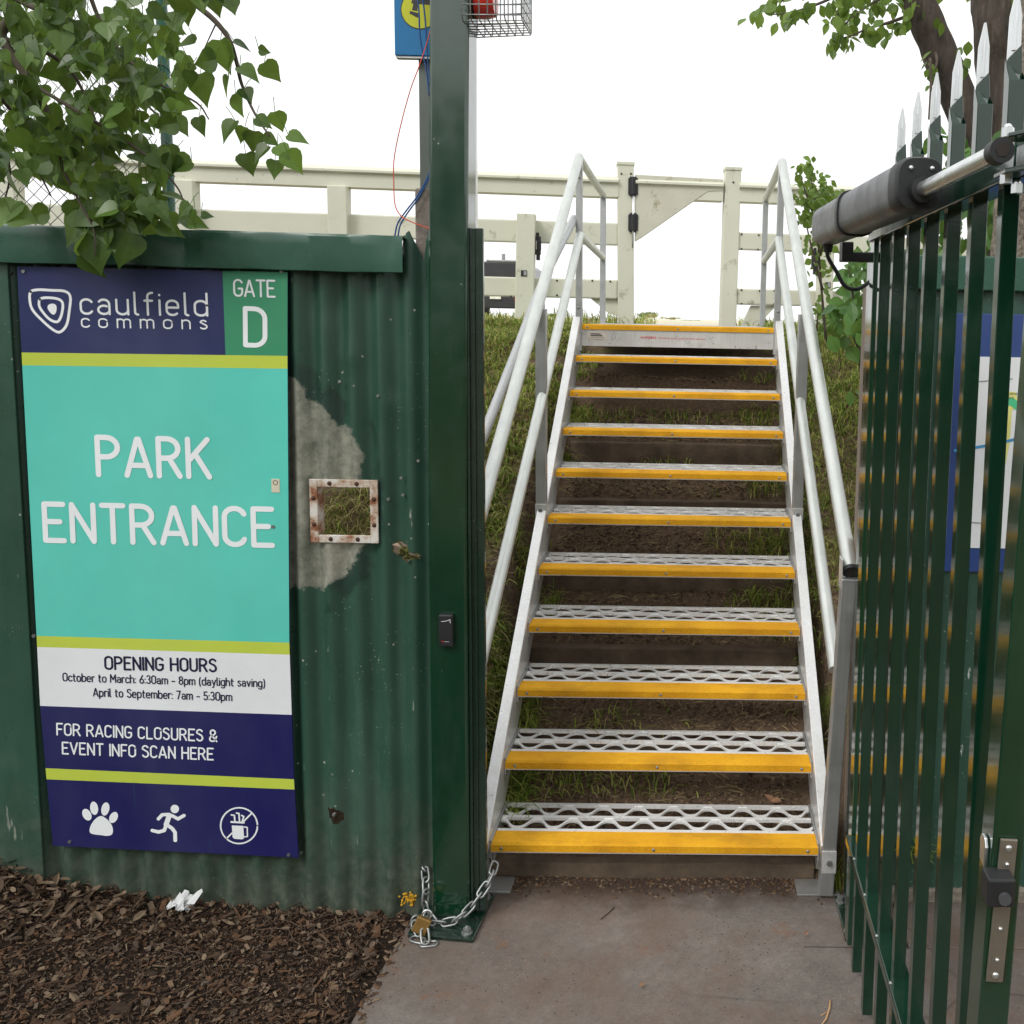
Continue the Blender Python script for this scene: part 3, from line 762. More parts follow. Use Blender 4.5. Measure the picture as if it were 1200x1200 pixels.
mb.build('no_golf_icon', 'p_letter', sign, fix=False)
simple('beige_sticker', lin(206, 200, 178), .5)
a = sgn(318.3, 561); b = sgn(328.3, 577); mb = MB(); mb.box(a.x, b.x, SGY-.0022, SGY-.001, b.z, a.z); st = mb.build('sticker', 'beige_sticker', sign)
mb = MB(); lf = [.0012]; stroke_px(mb, ell(323.2, 565.5, 2.6, 2.6, 0, 16), .7, lambda x, y: (x, y), lf, True); mb.build('sticker_ring', 'joint_dark', st, fix=False)
for px, py in ((28, 318), (330, 318), (82, 986), (338.5, 1001.5), (40, 745), (320.5, 617)):
    p = sgn(px, py); b = MB(); b.cyl((p.x, SGY+.002, p.z), (p.x, SGY-.0035, p.z), .0048, 10); b.build('screw', 'galv', sign, smooth=40)
# ------------------------------------------------------------------ painted steel materials
def gloss(name, c, rough=.22, var=.12, chips=.0):
    t = NT(name)
    k = t.ramp(t.noise(5, 5, .6), (.3, tuple(v*(1-var) for v in c)), (.7, tuple(v*(1+var) for v in c)))
    dust = t.ramp(t.noise(14, 6, .7, t.mapping((1, 1, .3))), (.5, 0), (.85, .10)); k = t.mix(dust, k, lin(112, 122, 112))
    if chips:
        ch = t.math('MULTIPLY', t.ramp(t.vor(38).outputs['Distance'], (.05, 1), (.10, 0)), t.ramp(t.noise(5, 4), (.56, 0), (.64, chips)))
        k = t.mix(ch, k, lin(178, 186, 178))
    t.set(Base_Color=k, Roughness=t.ramp(t.noise(18, 4), (.3, rough-.05), (.7, rough+.08)), Coat_Weight=.5)
    t.b.inputs['Specular IOR Level'].default_value = .85; t.b.inputs['Coat Roughness'].default_value = .06
    t.bump(t.noise(220, 2), .03, .002); M[name] = t.m
gloss('green_gloss', lin(9, 50, 31), .15, chips=.8); gloss('green_gloss_dark', lin(10, 38, 27), .24, chips=.6); gloss('green_picket', lin(10, 44, 30), .10)
for b_ in (M['green_picket'].node_tree.nodes['Principled BSDF'],): b_.inputs['Coat Weight'].default_value = .3; b_.inputs['Specular IOR Level'].default_value = .6
def alu(name, c, rough, metal=.9, brush=(1, 1, .05), bs=120):
    t = NT(name)
    n = t.mix(.5, t.noise(bs, 4, .6, t.mapping(brush, t.pos())), t.noise(7, 5, .6, t.pos()))
    k = t.ramp(n, (.3, tuple(v*.84 for v in c)), (.7, tuple(min(1, v*1.1) for v in c)))
    t.set(Base_Color=k, Roughness=t.ramp(t.noise(22, 5, .65), (.3, rough-.07), (.7, rough+.1)), Metallic=metal)
    t.bump(n, .05, .002); M[name] = t.m
alu('alu', (.80, .80, .79), .32, .6); alu('alu_tread', (.90, .90, .89), .30, .35); alu('alu_tube', (.64, .66, .63), .40, .75, (1, .2, .2), 60); alu('alu_dull', (.50, .51, .51), .46, .85); alu('galv_bright', (.72, .74, .74), .3, .95)
simple('black_plastic', lin(34, 35, 37), .5, bump=.1, bscale=200); simple('grey_plastic', lin(72, 74, 77), .40, var=.08, bump=.06, bscale=260)
simple('concrete_old', lin(128, 120, 112), .95, var=.3, vscale=30, bump=1.0, bscale=70)

# ------------------------------------------------------------------ green gate post on its bolted plate
gp = thing('gate_post', 'tall glossy dark green square steel post bolted to the path beside the corrugated fence', 'gate post', (-.675, 2.59, GZ))
mb = MB(); zs_ = [GZ+.008, -1.1, -.6, -.3, 0, .3, .6, .9, 1.2, 1.55]     # the tube has been knocked a little out of true towards its top
for z in zs_:
    o_ = .0150*max(0, z+.5); mb.v += [(-.7275+o_, 2.540, z), (-.6215+o_*.75, 2.540, z), (-.6215+o_*.75, 2.640, z), (-.7275+o_, 2.640, z)]
n_ = len(zs_); mb.f = [(i*4+k, i*4+(k+1) % 4, i*4+4+(k+1) % 4, i*4+4+k) for i in range(n_-1) for k in range(4)]+[(3, 2, 1, 0), (n_*4-4, n_*4-3, n_*4-2, n_*4-1)]
mb.build('tube', 'green_gloss', gp, bevel=.009, seg=3)
mb = MB(); mb.box(-.6205, -.5765, 2.556, 2.572, GZ+.02, .232); mb.box(-.6205, -.612, 2.548, 2.5555, GZ+.02, .230); mb.box(-.604, -.597, 2.551, 2.5555, GZ+.02, .231)
mb.build('cover_plate', 'green_gloss_dark', gp, bevel=.002)
mb = MB(); mb.prism([(-.776, 2.462), (-.588, 2.440), (-.572, 2.650), (-.772, 2.66)], 'z', GZ+.0005, GZ+.0125); bp = mb.build('base_plate', 'green_gloss_dark', gp, bevel=.003)
for (x, y) in ((-.752, 2.484), (-.612, 2.468), (-.752, 2.622), (-.596, 2.628)):
    b = MB(); b.cyl((x, y, GZ+.0125), (x, y, GZ+.0155), .0155, 18); b.tube([(x, y, GZ+.0155), (x, y, GZ+.026)], .0115, 6); b.ball((x, y, GZ+.026), .007, .007, .008, 8, 5)
    b.build('bolt', 'galv', bp, smooth=35)

# card reader on the post
rd = thing('card_reader', 'small black access card reader on the green gate post', 'card reader', (-.678, 2.54, -.91))
a = atY(515.5, 718.5, 2.539); b_ = atY(532.5, 756, 2.539)
mb = MB(); mb.box(a.x, b_.x, 2.522, 2.5395, b_.z, a.z); mb.build('case', 'black_plastic', rd, bevel=.004, seg=3)
simple('white_mark', lin(220, 222, 224), .5); simple('red_mark', lin(178, 46, 40), .5)
def on_reader(pts, wd, mt, nm):
    mb = MB(); lf = [.0002]; P = [atY(400+x/3, 400+y/3, 2.5218) for x, y in pts]
    stroke(mb, [(p.x, p.z) for p in P], wd, lambda u, v, h: Vector((u, 2.5218-h, v)), lf); mb.build(nm, mt, rd, fix=False)
on_reader([(352, 985), (365, 984), (376, 981), (382, 978), (383, 990)], .0016, 'white_mark', 'swoosh'); on_reader([(354, 1055), (359, 1055)], .0028, 'red_mark', 'status_light'); on_reader([(363, 1056), (378, 1056)], .0009, 'white_mark', 'caption_bar')

# chain round the foot of the post with its brass padlock
ch = thing('chain', 'galvanised steel chain looped round the foot of the green gate post', 'chain', (-.675, 2.5, GZ))
CHP = [(-.79, 2.63, -1.590), (-.752, 2.565, -1.600), (-.742, 2.527, -1.640), (-.744, 2.522, -1.672), (-.736, 2.515, -1.700), (-.722, 2.505, -1.712), (-.695, 2.500, -1.708), (-.668, 2.498, -1.712), (-.640, 2.505, -1.697), (-.612, 2.512, -1.672), (-.594, 2.525, -1.650), (-.575, 2.545, -1.628), (-.562, 2.57, -1.60), (-.560, 2.62, -1.585)]
def resample(P, d):
    P = [Vector(p) for p in P]; out = [P[0].copy()]; rest = d; i = 0; cur = P[0]
    while i < len(P)-1:
        seg = P[i+1]-cur
        if seg.length >= rest: cur = cur+seg.normalized()*rest; out.append(cur.copy()); rest = d
        else: rest -= seg.length; i += 1; cur = P[i]
    return out
def link(c, t, n, L=.0225, wd=.0108, r=.0034):
    t = t.normalized(); n = (n-t*n.dot(t)).normalized(); pts = []
    for k in range(16):
        a = 2*math.pi*k/16; s = 1 if math.cos(a) >= 0 else -1
        pts.append(c+t*((L-wd)*s*(1 if abs(math.cos(a)) > .02 else 0)+wd*math.cos(a))+n*(wd*math.sin(a)))
    b = MB(); b.tube(pts, r, 7, closed=True); b.build('link', 'galv', ch, smooth=180)
CP = resample(CHP, .0318)
for i in range(len(CP)-1):
    c = (CP[i]+CP[i+1])/2; t = CP[i+1]-CP[i]; n = Vector((0, 0, 1)) if abs(t.normalized().z) < .8 else Vector((1, 0, 0)); o = t.cross(n).normalized()
    link(c, t, (n+o*.8) if i % 2 else (n*.7-o))
for c, t, n in (((-.752,2.470,-1.707),(.5,-.5,-.5),(1,0,.6)), ((-.742,2.446,-1.724),(1,-.35,0),(0,1,.1)), ((-.708,2.432,-1.7265),(1,.15,0),(0,1,0)), ((-.722,2.445,-1.712),(.4,-1,-.8),(1,.3,0)), ((-.762,2.486,-1.700),(-.3,.9,.2),(1,.2,.5))):
    link(Vector(c), Vector(t), Vector(n))
pl = thing('padlock', 'brass padlock hanging from the chain at the post foot', 'padlock', (-.737, 2.47, -1.72))
simple('brass', lin(150, 118, 66), .42, .6, var=.15, vscale=40)
pc = Vector((-.737, 2.466, -1.695)); ax = Vector((.86, .05, -.42)).normalized(); az = Vector((.42, .22, .86)).normalized(); az = (az-ax*az.dot(ax)).normalized(); ay = az.cross(ax)
mb = MB(); mb.obox(pc, ax, ay, az, .0205, .0085, .0215); mb.build('body', 'brass', pl, bevel=.003, seg=3)
mb = MB(); mb.tube([pc+az*.0215-ax*.012]+[pc+az*.0330+ax*(-.012*math.cos(a))+az*(.010*math.sin(a)) for a in [math.pi*i/8 for i in range(9)]]+[pc+az*.0215+ax*.012], .0032, 8); mb.build('shackle', 'galv_bright', pl, smooth=180)

# ------------------------------------------------------------------ things behind and above the post
gy = thing('grey_pole', 'grey steel pole behind the green post carrying the blue sign', 'pole', (-.76, 2.72, GZ))
simple('grey_pole_paint', lin(98, 106, 100), .5, .3, var=.12)
a = atY(492, 150, 2.70); b_ = atY(504, 150, 2.70); mb = MB(); mb.box(a.x-.002, b_.x+.02, 2.70, 2.742, GZ+.1, 1.5); mb.build('shaft', 'grey_pole_paint', gy, bevel=.003)
op = thing('concrete_stump', 'rough weathered concrete post end behind the snipped fence sheet', 'concrete post', (-.77, 2.66, GZ))
a = atY(487.5, 221, 2.66); b_ = atY(509, 221, 2.66); mb = MB(); mb.box(a.x, b_.x, 2.645, 2.695, GZ+.1, a.z); mb.build('shaft', 'concrete_old', op, bevel=.006)
al = thing('bright_upright', 'bright bare aluminium channel standing behind the green gate post', 'metal channel', (-.6, 2.6, .2))
a = atY(548, 140, 2.66); b_ = atY(556.5, 140, 2.66); mb = MB()
mb.box(a.x-.008, b_.x-.003, 2.660, 2.690, -.4, 1.15); mb.box(b_.x-.0028, b_.x, 2.652, 2.690, -.4, 1.15); mb.box(a.x-.008, a.x+.004, 2.654, 2.6595, -.4, 1.15); mb.build('channel', 'alu', al, bevel=.001)
cs = thing('camera_notice', 'blue notice with a round yellow symbol, high on the grey pole', 'sign', (-.8, 2.66, .7))
print_mat('p_blue', lin(12, 112, 168), .2); print_mat('p_yellow', lin(196, 200, 34), .2)
def sg2(x, y, h=0): p = atY(x, y, 2.672); p.y -= h; return p
a = sg2(462.5, 64.5); b_ = sg2(511, 60); mb = MB(); mb.box(a.x, b_.x, 2.672, 2.694, a.z, a.z+.30); mb.build('panel', 'p_blue', cs, bevel=.002)
mb = MB(); mb.box(a.x+.002, b_.x-.002, 2.676, 2.696, a.z-.006, a.z-.0005); mb.build('tray_edge', 'alu_dull', cs)
def disc(nm, mt, cx_, cy_, r, h):
    mb = MB(); P = [sg2(cx_+r*math.cos(2*math.pi*i/40), cy_+r*math.sin(2*math.pi*i/40)*1.0, h) for i in range(40)]; mb.add(P, [tuple(range(40))]); mb.build(nm, mt, cs, fix=False)
disc('symbol_ring', 'black_plastic', 493, 11, 23.6, .0006); disc('symbol_disc', 'p_yellow', 493, 11, 22.4, .0010)
mb = MB()
for k, pts in enumerate((((485, -8), (507, -4), (504, 6), (482, 4)), ((485, 2), (490, 3), (489, 13), (483, 12)), ((481, 13), (492, 16), (490, 21), (480, 16)))):
    mb.add([sg2(x, y, .0014+k*.0002) for x, y in pts], [(0, 1, 2, 3)])
mb.build('symbol_figure', 'black_plastic', cs, fix=False)
simple('cord_orange', lin(216, 84, 56), .5); simple('cord_blue', lin(14, 74, 134), .5)
def spline(P, n=6):
    P = [Vector(p) for p in P]; P = [2*P[0]-P[1]]+P+[2*P[-1]-P[-2]]; out = []
    for i in range(1, len(P)-2):
        for j in range(n):
            q = j/n; p0, p1, p2, p3 = P[i-1:i+3]; out.append(.5*((2*p1)+(p2-p0)*q+(2*p0-5*p1+4*p2-p3)*q*q+(3*p1-p0-3*p2+p3)*q**3))
    out.append(P[-2]); return out
mb = MB(); mb.tube(spline([atY(x, y, 2.63) for x, y in ((511,-20),(507,20),(501,48),(491,78),(481,105),(470,145),(462,185),(461.5,215),(463,240),(470,253),(480,259),(492,264),(504,268))]), .0015, 6)
tag(mb.build('orange_cord', 'cord_orange', smooth=180), 'thin orange cord hanging in a loop beside the green gate post', 'cord')
for i, pp in enumerate((((488,-20),(491,15),(492,40),(496,65),(500,85),(503,112)), ((493,-20),(498,20),(500,50),(502,80),(504,100)))):
    mb = MB(); mb.tube(spline([atY(x, y, 2.645) for x, y in pp]), .0022, 6)
    tag(mb.build('blue_cable', 'cord_blue', smooth=180), ['longer blue cable running down in front of the blue notice', 'short blue cable hugging the edge of the green post'][i], 'cable')
mb = MB(); mb.tube(spline([atY(x, y, 2.64) for x, y in ((506,196),(500,210),(489,230),(476,247),(466,262),(462,280))]), .0022, 6); mb.tube(spline([atY(x, y, 2.632) for x, y in ((506,200),(501,212),(491,231),(478,249),(469,264),(466,280))]), .0022, 6)
tag(mb.build('blue_cable', 'cord_blue', smooth=180), 'pair of blue cables dropping behind the fence capping', 'cable')
# caged warning beacon
be = thing('caged_beacon', 'red warning beacon in a silver wire cage at the top of the green post', 'beacon', (-.55, 2.6, .86))
simple('beacon_red', lin(206, 52, 40), .25, var=.05, coat=.5)
BYY = 2.60
bc = atY(566, 21, BYY)
mb = MB(); mb.tube([(bc.x-.050, BYY, bc.z+.05), (bc.x-.018, BYY, bc.z+.05)], .052, 20); mb.box(bc.x-.056, bc.x-.046, BYY-.03, BYY+.03, bc.z-.075, bc.z+.14); mb.build('base', 'black_plastic', be, smooth=40)
mb = MB(); mb.tube([(bc.x-.017, BYY, bc.z+.04), (bc.x+.012, BYY, bc.z+.04), (bc.x+.034, BYY, bc.z+.04)], [.043, .043, .036], 20); mb.build('lens', 'beacon_red', be, smooth=40)
cg = MB(); bx0 = bc.x-.035; x1 = atY(617, 15, BYY).x; zb = atY(600, 36, BYY).z; zt = zb+.19; rr_ = .0017
for i in range(8):
    x = bx0+(x1-bx0)*i/7; h = .085-.010*(i/7); sh = .008*(i/7)
    loop = [(x, BYY-h, zb+.012+sh), (x, BYY-h+.012, zb+sh), (x, BYY+h-.012, zb+sh), (x, BYY+h, zb+.012+sh), (x, BYY+h, zt-.012), (x, BYY+h-.012, zt), (x, BYY-h+.012, zt), (x, BYY-h, zt-.012)]
    cg.tube(loop, rr_, 6, closed=True)
for k in range(8):
    z = zb+.012+(zt-.012-zb)*k/7
    cg.tube([(bx0, BYY-.085, z), (x1, BYY-.075, z+.006), (x1, BYY+.075, z+.006), (bx0, BYY+.085, z)], rr_, 6)
for k in range(7):
    y = -.07+.14*k/6; cg.tube([(bx0, BYY+y, zb), (x1, BYY+y*.9, zb+.008), (x1, BYY+y*.9, zt)], rr_, 6)
cg.build('cage', 'galv', be, smooth=180)

# ------------------------------------------------------------------ steel gate, swung open towards the viewer on the right
GX0, GX1 = .440, .465
gate = thing('palisade_gate', 'open dark green steel gate leaf with spear topped bars, right of the steps', 'gate', (.45, 2.47, GZ))
PZ0, PZ1 = -1.70, .352
def picket_mb(tip=True, z1=PZ1):
    b = MB(); h = .0125; rows = [(-h, h, -h, h, PZ0), (-h, h, -h, h, z1)]
    for (x0, x1, y0, y1, z) in rows: b.v += [(x0, y0, z), (x1, y0, z), (x1, y1, z), (x0, y1, z)]
    b.f += [(3, 2, 1, 0), (0, 1, 5, 4), (1, 2, 6, 5), (2, 3, 7, 6), (3, 0, 4, 7)]
    if not tip: b.f.append((4, 5, 6, 7)); return b
    # open cut top: near wall straight, side walls rising to the blade on the far wall
    b.v += [(-h, h, z1+.034), (h, h, z1+.018), (-h, -h+.0022, z1), (h, -h+.0022, z1), (-h+.0022, h, z1+.034), (h-.0022, h, z1+.018), (-h+.0022, -h+.0022, z1-.012), (h-.0022, -h+.0022, z1-.012), (h-.0022, h-.0022, z1-.012), (-h+.0022, h-.0022, z1-.012)]
    b.f += [(4, 7, 8), (5, 9, 6), (14, 15, 16, 17), (4, 5, 11, 10), (12, 14, 15, 13)]
    # painted lower wedge of the blade
    w0 = [(-h, z1-.014), (h, z1-.014), (h, z1+.020), (.0105, z1+.050), (.0085, z1+.052), (-.0105, z1+.032)]
    o = len(b.v); b.v += [(x, h-.0048, z) for x, z in w0]+[(x, h-.0004, z) for x, z in w0]
    b.f += [tuple(o+i for i in range(6)), tuple(o+11-i for i in range(6))]+[(o+i, o+(i+1) % 6, o+6+(i+1) % 6, o+6+i) for i in range(6)]
    return b
def tip_mb(z1=PZ1):
    b = MB()
    out = [(-.0105, z1+.0325), (.0085, z1+.0525), (.0080, z1+.094), (.0010, z1+.130), (-.002, z1+.130), (-.0095, z1+.092)]
    b.v += [(x, .0078, z) for x, z in out]+[(x, .0118, z) for x, z in out]
    b.f += [tuple(range(6)), tuple(range(11, 5, -1))]+[(i, (i+1) % 6, 6+(i+1) % 6, 6+i) for i in range(6)]
    b.tube([(-.002, .0074, z1+.045), (-.001, .0070, z1+.085), (-.0005, .0082, z1+.122)], [.0032, .003, .001], 6)
    return b
PYS = [2.305-.152*i for i in range(7)]
PX = (GX0+GX1)/2
first = None
for i, y in enumerate(PYS):
    tipd = i > 0
    if i == 0:
        o = picket_mb(False, .262).build('picket', 'green_picket', gate, bevel=.0025, loc=None); o.location = (PX, y, 0); continue
    if first is None:
        first = picket_mb().build('picket', 'green_picket', gate, bevel=.0025); first.location = (PX, y, 0)
        tp = tip_mb().build('spear_tip', 'galv_bright', first); tp.matrix_parent_inverse = Matrix.Identity(4)
    else:
        o = first.copy(); col.objects.link(o); o.parent = gate; o.matrix_parent_inverse = Matrix.Translation(-gate.location); o.location = (PX, y, 0)
        q = tp.copy(); col.objects.link(q); q.parent = o; q.matrix_parent_inverse = Matrix.Identity(4)
def gbox(nm, x0, x1, y0, y1, z0, z1, mt='green_picket', bev=.003, par=None):
    b = MB(); b.box(x0, x1, y0, y1, z0, z1); return b.build(nm, mt, par or gate, bevel=bev)
sA = atY(1143, 1192, 1.25); sB = atY(1182, 800, 1.25); k_ = (sB.x-sA.x)/(sB.z-sA.z)
def sx(z): return (sA.x+sB.x)/2+k_*.62*(z-(sA.z+sB.z)/2)
mb = MB()
for z in (-1.66, .262): mb.v += [(sx(z), 1.248, z), (sx(z)+.044, 1.248, z), (sx(z)+.044, 1.300, z), (sx(z), 1.300, z)]
mb.f = [(3, 2, 1, 0), (4, 5, 6, 7), (0, 1, 5, 4), (1, 2, 6, 5), (2, 3, 7, 6), (3, 0, 4, 7)]; mb.build('stile', 'green_gloss', gate, bevel=.003)
gbox('stile', GX0+.004, .494, 2.400, 2.452, -1.70, .262, 'green_gloss')
lr = gbox('rail', .4275, .4785, 1.3015, 2.398, -1.401, -1.376); gbox('rail', .4275, .4785, 1.3015, 2.398, .203, .262)
for y in PYS:
    b = MB(); b.ball((.4315, y-.024, -1.3755), .0045, .0045, .004, 8, 5); b.build('rivet', 'galv', lr, smooth=180)
# lock on the near stile
simple('lock_strap', lin(142, 134, 122), .42, .7, var=.1, vscale=20)
s0_ = atY(1182.5, 983, 1.2445); s1_ = atY(1165, 1150, 1.2445)
b = MB(); b.bar(s0_, s1_, .0245, .005, (0, 1, 0)); ls = b.build('lock_strap', 'lock_strap', gate, bevel=.0015)
for k in (.06, .17, .28, .38, .62, .84, .95):
    p = s0_+(s1_-s0_)*k; r_ = .0052 if k in (.06, .95) else .0034; q = MB(); q.ball((p.x, 1.2418, p.z), r_, .003, r_, 10, 6); q.build('bolt', 'galv_bright', ls, smooth=180)
lc = atY(1174, 1048, 1.215)
lk = gbox('lock_box', lc.x-.0195, lc.x+.0195, 1.215, 1.2485, lc.z-.0205, lc.z+.0205, 'black_plastic', .003)
q = MB(); q.tube([(lc.x+.004, 1.215, lc.z-.006), (lc.x+.004, 1.211, lc.z-.006)], .009, 18); q.build('lock_cylinder', 'grey_plastic', lk, smooth=40)
q = MB(); hz_ = atY(1153, 997, 1.27).z; hx = sx(hz_)-.006
q.prism([(1.262, hz_-.022), (1.284, hz_-.018), (1.286, hz_+.012), (1.280, hz_+.022), (1.266, hz_+.022), (1.260, hz_+.010)], 'x', hx, hx+.0055); q.build('handle_plate', 'galv_bright', lk, bevel=.0015)
# hinge post of the leaf and the old timber post beside it
hp = thing('hinge_post', 'dark green steel hinge post of the open gate with a bolted foot plate', 'gate post', (.51, 2.56, GZ))
b = MB(); b.box(.468, .568, 2.53, 2.63, GZ+.006, .20); b.build('tube', 'green_gloss_dark', hp, bevel=.006)
b = MB(); b.box(.448, .60, 2.46, 2.655, GZ+.0005, GZ+.0125); bp2 = b.build('base_plate', 'green_gloss_dark', hp, bevel=.003)
for x, y in ((.460, 2.625), (.462, 2.485)):
    q = MB(); q.cyl((x, y, GZ+.0125), (x, y, GZ+.0155), .0145, 16); q.tube([(x, y, GZ+.0155), (x, y, GZ+.028)], .0105, 6); q.build('bolt', 'galv', bp2, smooth=35)
t = NT('grey_timber'); k = t.ramp(t.noise(26, 6, .7, t.mapping((1, 1, .08))), (.3, lin(92, 82, 72)), (.55, lin(128, 116, 104)), (.75, lin(156, 144, 130)))
t.set(Base_Color=k, Roughness=.9); t.bump(t.noise(60, 5, .7, t.mapping((1, 1, .1))), .6, .004); M['grey_timber'] = t.m
tp_ = MB(); a = atY(1013.5, 335, 2.66); tp_.box(.482, .600, 2.655, 2.76, GZ-.03, a.z)
o = tp_.build('timber_post', 'grey_timber', bevel=.005); tag(o, 'weathered grey timber post showing as a thin strip left of the green gate', 'timber post')

# ------------------------------------------------------------------ swing gate opener
go = thing('gate_opener', 'dark grey motor arm with steel rod for opening the gate, along the top rail', 'gate opener', (.40, 2.1, .1))
E0 = atY(969, 266, 2.45); E1 = atY(1079, 215, 1.606)
d = (E1-E0).normalized(); sx_ = d.cross(Vector((0, 0, 1))).normalized(); sz_ = sx_.cross(d).normalized()
def shell(mb, p, hw, hh, n=24, pw=3.2):
    out = []
    for k in range(n):
        a = 2*math.pi*k/n; c, s = math.cos(a), math.sin(a)
        out.append(p+sx_*(hw*abs(c)**(2/pw)*(1 if c >= 0 else -1))+sz_*(hh*abs(s)**(2/pw)*(1 if s >= 0 else -1)))
    mb.v += out
def loft(stations, n=24, pw=3.2):
    b = MB()
    for (tt, hw, hh) in stations: shell(b, E0+(E1-E0)*tt, hw, hh, n, pw)
    for i in range(len(stations)-1):
        for k in range(n): l = (k+1) % n; b.f.append((i*n+k, i*n+l, (i+1)*n+l, (i+1)*n+k))
    b.f += [tuple(range(n-1, -1, -1)), tuple((len(stations)-1)*n+k for k in range(n))]
    return b
HB = .044
body = loft([(0, .036, .042), (.012, .041, .047), (.40, .042, .047), (.401, .041, .046), (.93, .040, HB), (.931, .039, HB-.001)]).build('motor_case', 'grey_plastic', go, smooth=35)
loft([(.932, .042, HB+.002), (.985, .042, HB+.002), (1.0, .038, HB-.002)]).build('end_cap', 'black_plastic', go, smooth=30)
loft([(.385, .045, .0505), (.415, .045, .0505)]).build('rubber_band', 'black_plastic', go, smooth=40)
for k in (-.018, .018):
    q = MB(); p = E1+sx_*k+sz_*.025; q.ball(p+d*.001, .0045, .0045, .0045, 8, 5); q.build('screw', 'galv_bright', go, smooth=180)
ROD = atY(1170, 178, 1.25)
p0 = E1-sz_*.012; q = MB(); q.tube([p0-d*.02, ROD], .0125, 20); q.build('rod', 'galv_bright', go, smooth=40)
q = MB(); q.tube([p0-d*.004, p0+d*.022], .021, 20); q.build('rod_seal', 'black_plastic', go, smooth=40)
rdv = (ROD-p0).normalized(); q = MB(); q.tube([ROD-rdv*.010, ROD+rdv*.014], .0165, 20); ec = q.build('rod_end', 'black_plastic', go, smooth=40)
q = MB(); q.tube([ROD+rdv*.0142, ROD+rdv*.015], .0095, 6); q.build('socket', 'joint_dark', ec)
br = MB(); br.prism([(.400, ROD.y-.004), (.402, ROD.y+.030), (.428, ROD.y+.03), (.470, ROD.y-.02), (.470, ROD.y-.08), (.445, ROD.y-.08)], 'z', ROD.z+.0185, ROD.z+.0245)
br.prism([(.398, ROD.y-.004), (.398, ROD.y+.045), (.426, ROD.y+.05), (.4265, ROD.y-.07)], 'z', ROD.z-.028, ROD.z-.021)
brk = br.build('gate_bracket', 'green_gloss_dark', go, bevel=.0015)
q = MB(); q.box(.4225, .4268, ROD.y-.060, ROD.y+.03, ROD.z-.0205, ROD.z+.012); q.build('slotted_plate', 'galv', brk, bevel=.001)
for dx, dy, dz in ((.402-.40, .006, .026), (.005, .012, -.033), (.018, .004, -.046)):
    q = MB(); q.tube([(.40+dx, ROD.y+dy, ROD.z+dz-.006), (.40+dx, ROD.y+dy, ROD.z+dz+.006)], .0085, 6); q.ball((.40+dx, ROD.y+dy, ROD.z+dz+.007), .006, .006, .005, 8, 5); q.build('bolt', 'galv_bright', brk, smooth=40)
mb = MB(); mb.box(.40, .468, 2.47, 2.50, E0.z-.085, E0.z-.06); mb.box(.372, .402, 2.46, 2.51, E0.z-.085, E0.z-.035); mb.build('post_bracket', 'black_plastic', go, bevel=.003)
q = MB(); q.tube(spline([E0+(E1-E0)*.03-sz_*.045, E0+(E1-E0)*.03-sz_*.075, atY(980, 318, 2.44), atY(990, 335, 2.45), atY(1004, 339, 2.46), atY(1018, 331, 2.48), atY(1024, 322, 2.50), atY(1027, 300, 2.52), atY(1028, 285, 2.525)]), .0052, 8); q.build('cable', 'black_plastic', go, smooth=180)
q = MB(); q.tube([E0+(E1-E0)*.03-sz_*.045, E0+(E1-E0)*.03-sz_*.066], [.014, .010], 12); q.build('cable_gland', 'black_plastic', go, smooth=40)

# ------------------------------------------------------------------ fence and map board behind the gate
rf = thing('painted_fence', 'flat dark green sheet fence behind the gate carrying the map board', 'fence', (1.3, 2.66, GZ))
t = NT('painted_panel'); k = t.ramp(t.noise(4, 6, .65), (.3, lin(38, 68, 56)), (.7, lin(54, 86, 74)))
sp = t.math('MULTIPLY', t.ramp(t.vor(60).outputs['Distance'], (.09, 1), (.16, 0)), t.ramp(t.noise(3.3, 5, .7), (.40, 0), (.60, .9))); k = t.mix(sp, k, lin(150, 168, 158))
pk = t.ramp(t.noise(9, 6, .7, t.mapping((1.6, 1, .5))), (.645, 0), (.66, 1)); k = t.mix(pk, k, lin(176, 182, 176))
t.set(Base_Color=k, Roughness=.4); M['painted_panel'] = t.m
mb = MB(); gxx = axis((.60, 3.5, .0095)); 
for z in (-1.70, .15):
    for x in gxx: mb.v.append((x, 2.668+.006*math.sin(2*math.pi*x/PIT), z))
n = len(gxx); mb.f = [(i, i+1, n+i+1, n+i) for i in range(n-1)]
mb.build('sheet', 'painted_panel', rf, smooth=180)
mb = MB(); mb.box(.60, 3.5, 2.640, 2.70, .098, .193); mb.build('capping', 'green_flashing', rf, bevel=.004)
mb = MB(); mb.box(.60, 3.5, 2.650, 2.73, GZ-.08, -1.695); simple('render_base', lin(124, 116, 104), .95, var=.4, vscale=40, bump=1., bscale=60); mb.build('plinth', 'render_base', rf, bevel=.004)
ms = thing('map_board', 'blue framed map board on the green fence, seen through the gate bars', 'sign', (1.2, 2.65, -.71))
print_mat('p_blue2', lin(46, 70, 126), .2); print_mat('p_map', lin(226, 229, 231), .1); simple('m_road', lin(150, 152, 154), .6); simple('m_river', lin(58, 142, 192), .6); simple('m_green', lin(72, 186, 132), .6); simple('m_yellow', lin(218, 216, 130), .6); simple('m_lime', lin(168, 200, 62), .6); simple('m_ink', lin(40, 44, 60), .6)
mb = MB(); mb.box(.703, 1.66, 2.652, 2.660, -.712, .034); mb.build('frame_panel', 'p_blue2', ms, bevel=.002)
mb = MB(); mb.box(.764, 1.60, 2.650, 2.6517, -.640, -.087); mb.build('map_sheet', 'p_map', ms)
def mp(x, y): p = atY(x, y, 2.6498); return (p.x, p.z)
